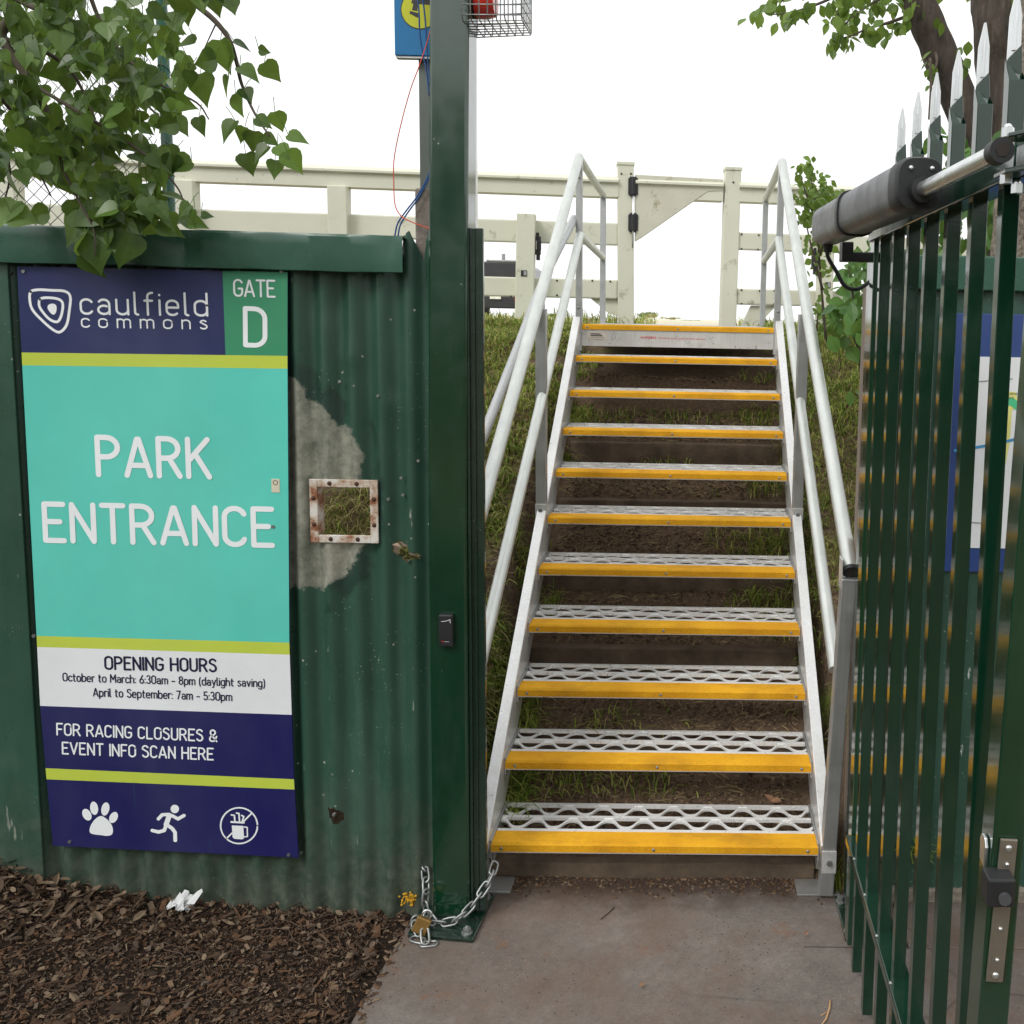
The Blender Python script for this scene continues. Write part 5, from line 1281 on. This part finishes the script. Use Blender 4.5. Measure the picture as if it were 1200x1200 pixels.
# ------------------------------------------------------------------ poplar hanging over the fence from the left
pop = thing('poplar_tree', 'broad leaved tree whose drooping leafy branch hangs over the green fence at upper left', 'tree', (-3.15, 2.2, -1.4))
mb = MB(); mb.tube(spline([(-3.15, 2.2, -1.55), (-3.12, 2.22, -.6), (-3.0, 2.3, .3), (-2.9, 2.35, 1.1), (-2.8, 2.4, 2.2), (-2.85, 2.4, 3.2)]), [.17]*6+[.15]*6+[.13]*6+[.10]*6+[.07]*6+[.04], 14); mb.build('trunk', 'bark', pop, smooth=180)
def Q(x, y, Y): return atY(x, y, Y)
limbs = [([(-2.95,2.32,.7), Q(-40,0,2.42), Q(0,45,2.40), Q(28,85,2.40), Q(48,118,2.41), Q(66,150,2.42)], .016, .006),
 ([(-2.9,2.35,1.1), Q(-30,-60,2.6), Q(80,-30,2.55), Q(205,-4,2.5), Q(240,14,2.48), Q(266,42,2.46), Q(277,72,2.46), Q(283,98,2.46), Q(298,132,2.45), Q(316,160,2.44)], .011, .0022),
 ([Q(0,45,2.40), Q(40,55,2.42), Q(78,78,2.45), Q(100,112,2.47), Q(112,140,2.45)], .007, .002),
 ([Q(40,100,2.4), Q(90,130,2.38), Q(140,160,2.40), Q(180,190,2.42), Q(208,220,2.43), Q(217,244,2.43)], .005, .0015),
 ([Q(20,60,2.4), Q(60,150,2.42), Q(75,200,2.42), Q(95,240,2.42), Q(110,270,2.42), Q(112,300,2.42)], .005, .0016),
 ([Q(-20,90,2.4), Q(20,140,2.45), Q(40,190,2.45), Q(60,230,2.45)], .006, .0016),
 ([Q(100,-20,2.6), Q(120,30,2.6), Q(150,70,2.58), Q(190,100,2.55), Q(230,120,2.5), Q(245,140,2.5)], .006, .0016),
 ([Q(-20,-20,2.8), Q(60,20,2.8), Q(120,60,2.75), Q(160,110,2.7), Q(200,150,2.65)], .009, .002),
 ([Q(-30,130,2.55), Q(10,190,2.5), Q(5,240,2.5)], .005, .0015),
 ([Q(253,28,2.47), Q(245,45,2.47), Q(238,60,2.47)], .002, .001)]
mb = MB()
for pts, r0, r1 in limbs:
    P = spline(pts, 5); mb.tube(P, [r0+(r1-r0)*i/(len(P)-1) for i in range(len(P))], 8)
mb.build('limbs', 'twig_bark', pop, smooth=180)
mb = MB(); tint = []
def inpoly(poly, x, y):
    return sdist(poly, x, y) > 0
dense = [(-80,-80),(262,-80),(275,5),(218,25),(208,55),(222,78),(236,108),(215,128),(196,150),(120,158),(108,196),(60,215),(-80,215)]
lowA = [(20,150),(160,150),(210,180),(222,215),(195,232),(238,262),(200,270),(120,262),(95,235),(60,215)]
def pleaf(x, y, Y, Lpx, ang=None, tv=None):
    b0 = Q(x, y, Y); L = Lpx*Y/1100.0
    a = ang if ang is not None else rnd.gauss(90, 45)         # direction in the picture plane, 90 = hanging down
    d = Vector((math.cos(R(a)), rnd.gauss(0, .32), -math.sin(R(a)))).normalized()
    n = Vector((rnd.gauss(0, .45), -1+rnd.gauss(0, .25), .55+rnd.gauss(0, .5)))
    st = b0-d*(L*.5)-Vector((0, 0, -.02))+Vector((rnd.gauss(0, .012), rnd.gauss(0, .01), .012))
    base = b0-d*(L*.45)
    o_ = len(mb.v); mb.tube([st, (st+base)/2+Vector((0, 0, .003)), base], .0009, 4, caps=False); tint.extend([1.0]*(len(mb.v)-o_))
    leaf(mb, tint, base, d, n, L, L*rnd.uniform(.82, 1.02), min(1, max(0, rnd.gauss(.42, .36))) if tv is None else tv, rnd.uniform(.05, .4), rnd.uniform(.0, .3))
cl = [(rnd.uniform(-70, 250), rnd.uniform(-70, 200)) for _ in range(70)]
cnt = 0
while cnt < 800:
    c = rnd.choice(cl); x = rnd.gauss(c[0], 24); y = rnd.gauss(c[1], 20)
    if not inpoly(dense, x, y): continue
    gp_ = mnoise.noise(Vector((x/30, y/30, 4)))
    if gp_ < -.24: continue
    pleaf(x, y, rnd.choice((rnd.uniform(2.30, 2.42), rnd.uniform(2.36, 3.2), rnd.uniform(2.5, 3.0))), rnd.choice((rnd.uniform(11, 22), rnd.uniform(18, 33)))); cnt += 1
for i in range(170):
    x = rnd.uniform(0, 245); y = rnd.uniform(140, 272)
    if inpoly(lowA, x, y): pleaf(x, y, rnd.uniform(2.40, 2.50) if y < 240 else rnd.uniform(2.38, 2.46), rnd.uniform(20, 32))
# the outlying leaves one can tell apart
for (x, y, L, a) in ((270,5,26,60),(215,12,36,100),(207,28,38,95),(252,5,28,80),(217,51,26,175),(310,60,13,5),(284,52,20,20),(264,66,38,80),(268,80,32,130),(292,85,26,30),(319,84,26,55),(240,72,30,170),(237,104,38,80),(265,103,28,120),(278,122,30,75),(290,112,20,60),(214,98,30,95),(213,148,24,60),(236,148,24,75),(217,122,26,20),(267,152,30,120),(284,158,20,110),(309,143,20,30),(327,143,26,80),(349,161,24,15),(306,180,26,130),(292,192,26,75),(322,198,24,85),(345,190,30,60),(318,165,20,30),(297,166,26,100),(332,178,22,45),(205,230,28,10),(243,253,14,5),(28,255,32,20),(45,252,30,170),(8,250,40,110),(12,215,40,80),(150,235,24,60),(176,250,24,40),(200,258,28,10),(232,262,22,15)):
    pleaf(x, y, 2.44+rnd.uniform(-.03, .03), L, a)
for (x, y, L, a, tv) in ((88,268,46,120,.5),(108,262,44,60,.6),(128,270,50,70,.55),(92,285,42,140,.7),(112,296,46,80,.35),(108,312,34,60,.2),(145,292,44,110,.15),(132,262,40,30,.7),(100,255,40,150,.4),(150,262,38,20,.8),(95,250,36,75,.3),(120,282,36,100,.5)):
    pleaf(x, y, rnd.uniform(2.42, 2.47), L, a, tv)
mb.attr['tint'] = tint
mb.build('foliage', 'poplar_leaf', pop, smooth=30, fix=False)

# ------------------------------------------------------------------ big tree behind the gate
bt = thing('bark_tree', 'large dark barked tree forking behind the spear topped gate at right', 'tree', (1.48, 4.3, -.8))
def bark_tube(mb, pts, r, n=18, amp=.05):
    P = spline(pts, 8); N_ = len(P); rs = [r[0]+(r[1]-r[0])*i/(N_-1) for i in range(N_)]; o = len(mb.v); mb.tube(P, rs, n, caps=True)
    for i in range(o, len(mb.v)):
        v = Vector(mb.v[i]); k = amp*(mnoise.noise(v*5)+.5*mnoise.noise(v*14)); mb.v[i] = tuple(v+Vector((k, k*.4, 0))*.5)
mb = MB()
Yt = 4.3
bark_tube(mb, [(1.50, Yt, -1.2), Q(1190, 420, Yt), Q(1196, 300, Yt), Q(1196, 215, Yt), Q(1192, 120, Yt), Q(1184, 30, Yt), Q(1180, -80, Yt), Q(1195, -260, Yt)], (.185, .15), amp=.05)
bark_tube(mb, [Q(1172, 230, Yt-.02), Q(1146, 170, Yt-.05), Q(1122, 115, Yt-.07), Q(1100, 60, Yt-.08), Q(1083, 20, Yt-.08), Q(1060, -30, Yt-.08), Q(1020, -110, Yt-.1)], (.080, .066), amp=.03)
mb.build('trunk', 'bark', bt, smooth=180, fix=False)
mb = MB()
tw = [[(1060,-35),(1000,-15),(965,2),(930,14),(905,17)], [(1078,12),(1060,20),(1040,27),(1018,33),(1000,41),(985,45)], [(1040,-40),(1010,-10),(990,5),(975,25)], [(1065,0),(1045,-5),(1020,5),(1000,20),(985,32)], [(960,-25),(930,-5),(900,5),(885,14)], [(1092,50),(1098,72),(1090,92)]]
for p in tw: 
    P = spline([Q(x, y, Yt-.1-.2*i/len(p)) for i, (x, y) in enumerate(p)], 5); mb.tube(P, [.010-.0075*i/(len(P)-1) for i in range(len(P))], 6)
mb.tube(spline([Q(1090,68,Yt-.3), Q(1091,100,Yt-.3), Q(1089,140,Yt-.3)]), .006, 6)
mb.build('twigs', 'twig_bark', bt, smooth=180)
mb = MB(); tint = []
def sleaf(x, y, Y, Lpx, ang=None, heart=False, tv=None, mb_=None, ti=None):
    b0 = Q(x, y, Y); L = Lpx*Y/1100.0; a = ang if ang is not None else rnd.gauss(95, 40)
    d = Vector((math.cos(R(a)), rnd.gauss(0, .4), -math.sin(R(a)))).normalized(); n = Vector((rnd.gauss(0, .6), -1+rnd.gauss(0, .4), .5+rnd.gauss(0, .6)))
    leaf(mb_ or mb, tint if ti is None else ti, b0, d, n, L, L*rnd.uniform(.55, .85), rnd.random() if tv is None else tv, rnd.uniform(0, .35), rnd.uniform(0, .25), heart=heart)
for p, nn in zip(tw, (46, 40, 40, 44, 34, 8)):
    for i in range(nn):
        k = rnd.random()*(len(p)-1.001); j = int(k); f_ = k-j; x = p[j][0]+(p[j+1][0]-p[j][0])*f_; y = p[j][1]+(p[j+1][1]-p[j][1])*f_
        sleaf(x+rnd.gauss(0, 7), y+rnd.gauss(0, 6), Yt-.2+rnd.gauss(0, .08), rnd.uniform(10, 19))
for (x, y) in ((988,52),(982,46),(976,58),(978,42),(985,40),(990,48),(970,50),(993,42),(1045,38),(1052,32),(1038,44),(1056,30),(1064,34),(890,20),(884,12),(893,10)):
    sleaf(x, y, Yt-.25, rnd.uniform(11, 17), rnd.gauss(100, 25))
for (x, y, L) in ((1098,20,14),(1104,26,16),(1127,55,14),(1131,68,14),(1135,48,16),(1133,75,20),(1090,100,9),(1096,128,9),(1098,135,9)): sleaf(x, y, Yt-.2, L)
for i in range(80): sleaf(rnd.uniform(1080, 1215), rnd.uniform(-150, -8), Yt+rnd.uniform(-.4, .6), rnd.uniform(11, 20))
mb.attr['tint'] = tint; mb.build('foliage', 'small_leaf', bt, smooth=30, fix=False)

# ------------------------------------------------------------------ shrubs on the bank, right
def shrub(nm, label, mat, stems_px, Y, clusters, n, Lr, base):
    s = thing(nm, label, 'shrub', base); sm = MB(); lm = MB(); ti = []
    for p in stems_px:
        P = spline([Q(x, y, Y+rnd.gauss(0, .03)) for x, y in p], 4); sm.tube(P, [.008-.0055*i/(len(P)-1) for i in range(len(P))], 6)
    sm.build('stems', 'twig_bark', s, smooth=180)
    for i in range(n):
        cx_, cy_, rx_, ry_, wt_ = rnd.choices(clusters, [c[4] for c in clusters])[0]
        sleaf(rnd.gauss(cx_, rx_), rnd.gauss(cy_, ry_), Y+rnd.gauss(0, .10), rnd.uniform(*Lr), rnd.gauss(70, 60), mb_=lm, ti=ti)
    lm.attr['tint'] = ti; lm.build('foliage', mat, s, smooth=30, fix=False); return s
shrub('climbing_shrub', 'light green small leaved shrub rising above the white rail right of the stairs', 'small_leaf', [[(968,400),(962,330),(958,270),(954,230),(948,196)], [(960,300),(972,262),(980,236)], [(957,262),(945,228),(936,200)], [(964,340),(950,285),(943,255)]], 5.2,
      [(957,285,10,24,3),(955,245,13,14,4),(975,240,10,8,2),(945,225,7,12,1.5),(950,200,7,7,1),(962,225,8,8,1.5),(985,236,8,6,1),(938,192,4,4,.4)], 420, (6, 12), (.75, 5.2, -.15))
shrub('leafy_bush', 'darker broad leaved bush on the bank below the gate motor', 'bush_leaf', [[(1012,470),(1006,400),(1000,350),(994,310)], [(1008,410),(990,372),(982,352)], [(1006,380),(1018,345),(1022,310)]], 3.7,
      [(1000,365,12,12,3),(985,362,9,9,2),(1010,330,9,14,3),(1016,300,8,12,2),(995,320,9,14,1.2),(1018,370,8,12,2),(990,385,8,5,1),(1005,455,7,4,.4)], 130, (13, 26), (.70, 3.7, -.95))
shrub('low_weed', 'low bright weed growing by the foot of the right white latch post', 'small_leaf', [[(955,400),(958,375),(960,350)], [(975,400),(972,380),(978,362)]], 5.6, [(960,375,14,14,3),(978,385,12,8,2),(990,372,8,12,1)], 150, (7, 13), (.8, 5.6, -.1))
vg = thing('back_greenery', 'leafy growth seen between the gate bars beside the dark tree', 'shrub', (1.3, 3.9, -1)); lm = MB(); ti = []; sm = MB()
for i in range(260): sleaf(rnd.uniform(1085, 1205), rnd.uniform(150, 330), 3.9+rnd.gauss(0, .15), rnd.uniform(14, 26), mb_=lm, ti=ti)
for x in (1100, 1140, 1180): sm.tube(spline([Q(x+8, 430, 3.9), Q(x, 330, 3.9), Q(x-6, 230, 3.9), Q(x+2, 170, 3.9)]), .007, 6)
sm.build('stems', 'twig_bark', vg, smooth=180); lm.attr['tint'] = ti; lm.build('foliage', 'bush_leaf', vg, smooth=30, fix=False)
cp = thing('pale_trunk', 'pale speckled slim trunk between the gate bars at right', 'tree', (1.2, 3.4, -1.1)); mb = MB(); bark_tube(mb, [Q(1184, 620, 3.3), Q(1184, 400, 3.3), Q(1184, 300, 3.3), Q(1188, 236, 3.3), Q(1200, 120, 3.3), Q(1230, -60, 3.3)], (.075, .06), amp=.02); mb.build('trunk', 'bark_pale', cp, smooth=180, fix=False)
lm = MB(); ti = []
for i in range(60): sleaf(rnd.uniform(1195, 1280), rnd.uniform(-160, -40), 3.3+rnd.gauss(0, .15), rnd.uniform(12, 22), mb_=lm, ti=ti)
lm.attr['tint'] = ti; lm.build('crown', 'small_leaf', cp, smooth=30, fix=False)

# ------------------------------------------------------------------ chain link fence with its green post
clf = thing('chain_link_fence', 'chain link mesh with a green post behind the leafy branch at upper left', 'fence', (-2.8, 3.0, -1.3))
simple('mesh_wire', lin(120, 124, 122), .5, .6); simple('post_green', lin(24, 78, 62), .4)
mb = MB(); Yc = 3.0
pa = atY(191.5, 222, Yc); pb = atY(188.5, 60, Yc); mb.tube([(pa.x, Yc+.03, -1.35), (pa.x, Yc+.03, pb.z+.25)], .0165, 14); mb.build('post', 'post_green', clf, smooth=180)
mb = MB(); x0_ = atY(-120, 220, Yc).x; x1_ = pa.x; za, zb_ = -.3, atY(60, 20, Yc).z; D_ = .046; n_ = int((x1_-x0_)/D_)
nz_ = int((zb_-za)/D_)
for s in (-1, 1):
    for i in range(-nz_, n_+nz_):
        P = []
        for k in range(nz_+1):
            x = x0_+(i+s*k)*D_; 
            if x0_-1e-6 <= x <= x1_+1e-6: P.append((x, Yc+(.002 if (k+i) % 2 else -.002)*s, za+k*D_))
        if len(P) > 1: mb.tube(P, .0013, 4, caps=False)
mb.build('wire_mesh', 'mesh_wire', clf, smooth=180)
mb = MB()
for k in range(26):
    z = za+.1+k*.055; a0 = k*1.3; mb.tube([(pa.x+.0175*math.cos(a), Yc+.03+.0175*math.sin(a), z+.012*math.sin(a+a0)) for a in [2*math.pi*i/10 for i in range(10)]], .0012, 4, closed=True)
mb.build('tie_wire', 'mesh_wire', clf)

# ------------------------------------------------------------------ far trees across the course
leafmat('far_leaf', lin(92, 108, 66), lin(132, 140, 84), .3); leafmat('far_leaf_gold', lin(150, 146, 84), lin(186, 176, 110), .3)
def far_tree(label, px, top, base, wpx, Y, mt, r_=1):
    c = atY(px, top, Y); zb_ = -.06; zt_ = c.z; wd = wpx*Y/1100; s = thing('far_tree', label, 'tree', (c.x, Y, zb_), 'trees across the course')
    mb = MB(); mb.tube([(c.x, Y, zb_), (c.x, Y, zb_+(zt_-zb_)*.6)], [wd*.04, wd*.02], 8); mb.build('trunk', 'bark', s, smooth=180)
    mb = MB(); ti = []; H = zt_-zb_
    cls = [(rnd.gauss(0, .26)*wd, rnd.uniform(-.25, .25)*wd, H*rnd.uniform(.35, .9)) for _ in range(16)]
    for i in range(900):
        q = rnd.choice(cls); p = Vector((c.x+q[0]+rnd.gauss(0, .085)*wd, Y+q[1]+rnd.gauss(0, .1)*wd, zb_+min(H, max(.08*H, q[2]+rnd.gauss(0, .075)*H))))
        leaf(mb, ti, p, rv(), rv(), wd*.055, wd*.04, rnd.random(), heart=False)
    mb.attr['tint'] = ti; mb.build('crown', mt, s, fix=False)
far_tree('far grey green tree nearest the left white gate pillar', 756, 365.5, 377, 22, 95, 'far_leaf'); far_tree('far golden tree standing beside the grey green one', 767, 368, 378, 18, 92, 'far_leaf_gold')
far_tree('far pale gold tree in the middle of the white opening', 786, 372, 379, 14, 100, 'far_leaf_gold'); far_tree('far low green tree right of the middle of the opening', 808, 375.5, 380, 15, 80, 'far_leaf')
far_tree('far low tree seen beyond the left brace of the opening', 650, 368, 376, 20, 110, 'far_leaf')

# ------------------------------------------------------------------ grass
t = NT('grass'); a = t.attr('tint'); t.set(Base_Color=a.outputs['Color'], Roughness=.6); t.b.inputs['Specular IOR Level'].default_value = .3
tr = t.N.new('ShaderNodeBsdfTranslucent'); t.link(a.outputs['Color'], tr.inputs['Color']); mixs = t.N.new('ShaderNodeMixShader'); mixs.inputs[0].default_value = .42
t.link(t.b.outputs[0], mixs.inputs[1]); t.link(tr.outputs[0], mixs.inputs[2]); t.link(mixs.outputs[0], t.out.inputs['Surface']); M['grass'] = t.m
GC = [lin(116, 140, 50), lin(140, 160, 66), lin(164, 176, 84), lin(88, 116, 44), lin(184, 188, 104)]; DC = [lin(166, 152, 102), lin(146, 132, 84), lin(184, 168, 122), lin(122, 106, 72)]
mb = MB(); tint = []
def blade(x, y, z, L, c, lean, wd):
    a = rnd.uniform(0, 6.283); d = Vector((math.cos(a), math.sin(a), 0)); s = Vector((-d.y, d.x, 0))*wd; b0 = Vector((x, y, z-.005))
    p1 = b0+Vector((0, 0, L*.5))+d*(lean*L*.22); p2 = b0+Vector((0, 0, L*.85*(1-lean*.35)))+d*(lean*L*.6); p3 = b0+Vector((0, 0, L*(1-lean*.62)))+d*(lean*L)
    mb.add([b0-s, b0+s, p1+s*.9, p1-s*.9, p2+s*.6, p2-s*.6, p3], [(0,1,2,3), (3,2,4,5), (5,4,6)]); tint.extend([c]*7)
def patch(n, xr, yr, Lr, thr=-.1, dry=.25, leanr=(.2, 1.1), wd=.0022, ns=1.6, keep=None):
    k = 0; tries = 0
    while k < n and tries < n*12:
        tries += 1; x = rnd.uniform(*xr); y = rnd.uniform(*yr); v = fb(x+3, y, ns)+.5*fb(x, y+9, 5)
        if v < thr or (keep and not keep(x, y)): continue
        c = rnd.choice(DC) if rnd.random() < dry else rnd.choice(GC); L = rnd.uniform(*Lr)*(1+.5*max(0, v)); blade(x, y, hgt(x, y), L, c, rnd.uniform(*leanr), wd*rnd.uniform(.7, 1.3)); k += 1
patch(9000, (-1.2, XL-.06), (2.75, 4.4), (.025, .085), -.3, .40, (.6, 1.6), keep=lambda x, y: x > -.30*y)
patch(4200, (-1.95, -1.05), (3.0, 4.6), (.03, .10), -.12, .66, (.8, 1.7), keep=lambda x, y: x < -.28*y)
patch(17000, (-1.75, XL-.04), (4.2, 6.6), (.02, .07), -.6, .28, (.6, 1.6), wd=.0026, keep=lambda x, y: x > -.25*y-.1)
patch(2600, (XL-.14, XL+.06), (2.9, 5.2), (.03, .10), -.25, .16, (.4, 1.4))
patch(8000, (XR+.04, 1.5), (4.4, 6.6), (.025, .085), -.9, .06, (.5, 1.5), keep=lambda x, y: x < .22*y+.1)
patch(11000, (XR+.04, 1.5), (3.0, 6.6), (.025, .08), -.5, .32, (.6, 1.6), keep=lambda x, y: x < .22*y+.1)
patch(1700, (XR-.16, XR+.1), (3.2, 5.0), (.03, .10), -.2, .18, (.4, 1.4))
patch(900, (XL+.05, XR-.1), (3.0, 4.9), (.03, .07), .16, .2, (.4, 1.4))
patch(2600, (-4.5, XL+.2), (6.4, 9.5), (.06, .14), -.2, .25, wd=.0035)
patch(1500, (XR-.1, 3.0), (6.4, 9.0), (.06, .13), -.2, .25, wd=.0035)
patch(7000, (-2.4, XL-.1), (2.8, 6.6), (.03, .09), -.5, .35, (.6, 1.6))
mb.attr['tint'] = tint; tag(mb.build('grass', 'grass', fix=False), kind='stuff')
# weeds at the gate
mb = MB(); tint = []
def tuft(c, n, L, sp, leanr=(.1, .9)):
    for i in range(n): blade(c.x+rnd.gauss(0, sp), c.y+rnd.gauss(0, sp*.6), c.z, rnd.uniform(.5, 1)*L, rnd.choice(GC[:3]), rnd.uniform(*leanr), .0022)
tuft(Vector((.455, 2.70, GZ)), 26, .15, .014); mb.attr['tint'] = tint
tag(mb.build('grass_tuft', 'grass', fix=False), 'thin green weed growing beside the right foot of the stairs', 'weed')
mb = MB(); tint = []; tuft(Vector((.700, 2.645, -1.60)), 34, .11, .015, (.3, 1.2)); mb.attr['tint'] = tint
tag(mb.build('grass_tuft', 'grass', fix=False), 'bright green weed against the fence, seen between the gate bars', 'weed')

# ------------------------------------------------------------------ litter and small finds
simple('paper', lin(196, 198, 198), .7, var=.1, bump=.3, bscale=50)
mb = MB(); pc_ = Vector((-1.435, 2.535, mulch_h(-1.435, 2.535)+.006)); n_ = 9
for i in range(n_+1):
    for j in range(n_+1):
        u, v = i/n_-.5, j/n_-.5; w_ = .035*mnoise.noise(Vector((u*3.3, v*3.3, 2)))+.018*mnoise.noise(Vector((u*9, v*9, 1)))
        mb.v.append(tuple(pc_+Vector((u*.075+w_*.6, v*.05+w_*.5, .004*(u+v)+w_*1.0+.02))))
for i in range(n_):
    for j in range(n_):
        if abs(i-4)+abs(j-4) > 6: continue
        a = i*(n_+1)+j; mb.f.append((a, a+1, a+n_+2, a+n_+1))
tag(mb.build('paper_scrap', 'paper', fix=False), 'crumpled white paper scrap on the bark mulch below the sign', 'litter')
simple('yellow_lichen', lin(186, 142, 30), .85, var=.35, vscale=60, bump=.6)
mb = MB(); p_ = atY(478, 1053, 2.566)
for i in range(60): mb.ball((p_.x+rnd.gauss(0, .013), 2.568+rnd.gauss(0, .003), p_.z+rnd.gauss(0, .009)), .0045*rnd.uniform(.5, 1.2), .003, .004*rnd.uniform(.4, 1.1), 7, 5)
tag(mb.build('yellow_lichen', 'yellow_lichen', smooth=180), 'patch of orange yellow lichen at the bottom of the green sheet by the post', 'lichen')
mb = MB(); P = [atZ(x, y, GZ+.004) for x, y in ((973,1172),(972,1182),(968,1194),(962,1202))]; mb.tube(P, [.003, .0028, .0024, .001], 6); P = [atZ(x, y, GZ+.003) for x, y in ((972,1184),(966,1188),(962,1190))]; mb.tube(P, .0012, 5)
simple('tan_twig', lin(176, 140, 104), .8); tag(mb.build('twig', 'tan_twig', smooth=180), 'pale forked twig lying on the concrete at the lower edge of the photo', 'twig')
mb = MB(); P = [atZ(x, y, GZ+.003) for x, y in ((720,1063),(714,1069),(704,1077))]; mb.tube(P, .0013, 5); tag(mb.build('twig', 'joint_dark', smooth=180), 'thin dark twig on the concrete below the first step', 'twig')
simple('dry_leaf', lin(128, 96, 72), .85, var=.3, vscale=40)
for (x, y, L, lab, z_) in ((746,1156,.018,'small curled dark leaf on the concrete near the lower middle',None),(942,1098,.016,'small dark dry leaf on the concrete left of the gate',None),(951,1018,.045,'brown curled leaves caught at the right foot of the stairs',None),(941,935,.04,'brown dry leaf on the soil under the first tread at right',-1.60)):
    mb = MB(); ti = []; p = atZ(x, y, GZ+.006) if z_ is None else Vector((.30, 2.965, hgt(.30, 2.965)+.02))
    for k in range(1 if L < .03 else 4): leaf(mb, ti, p+Vector((rnd.gauss(0, L*.3), rnd.gauss(0, L*.2), abs(rnd.gauss(0, L*.25)))), Vector((rnd.gauss(0, 1), rnd.gauss(0, .5), rnd.gauss(.2, .6))), Vector((rnd.gauss(0, .4), -.5, 1)), L, L*.6, 0, .6, .5, heart=False)
    tag(mb.build('dead_leaf', 'dry_leaf', fix=False), lab, 'leaf')

# ------------------------------------------------------------------ tree belt behind the viewer (only ever seen mirrored in the paint)
leafmat('belt_leaf', lin(40, 60, 34), lin(76, 96, 52), .2)
mb = MB(); ti = []
for i in range(9000):
    x = rnd.uniform(-26, 26); h_ = 5.15-1.6*min(1, max(0, (x-.5)/2.0))+.3*fb(x, 3, .25)+.35*fb(x, 8, 1.1); z = GZ+h_*rnd.random()**.7*1.05; y = -13+rnd.gauss(0, .8)
    leaf(mb, ti, Vector((x, y, z)), rv(), rv(), .42, .34, rnd.random(), heart=False)
mb.attr['tint'] = ti; tag(mb.build('tree_belt', 'belt_leaf', fix=False), kind='stuff')
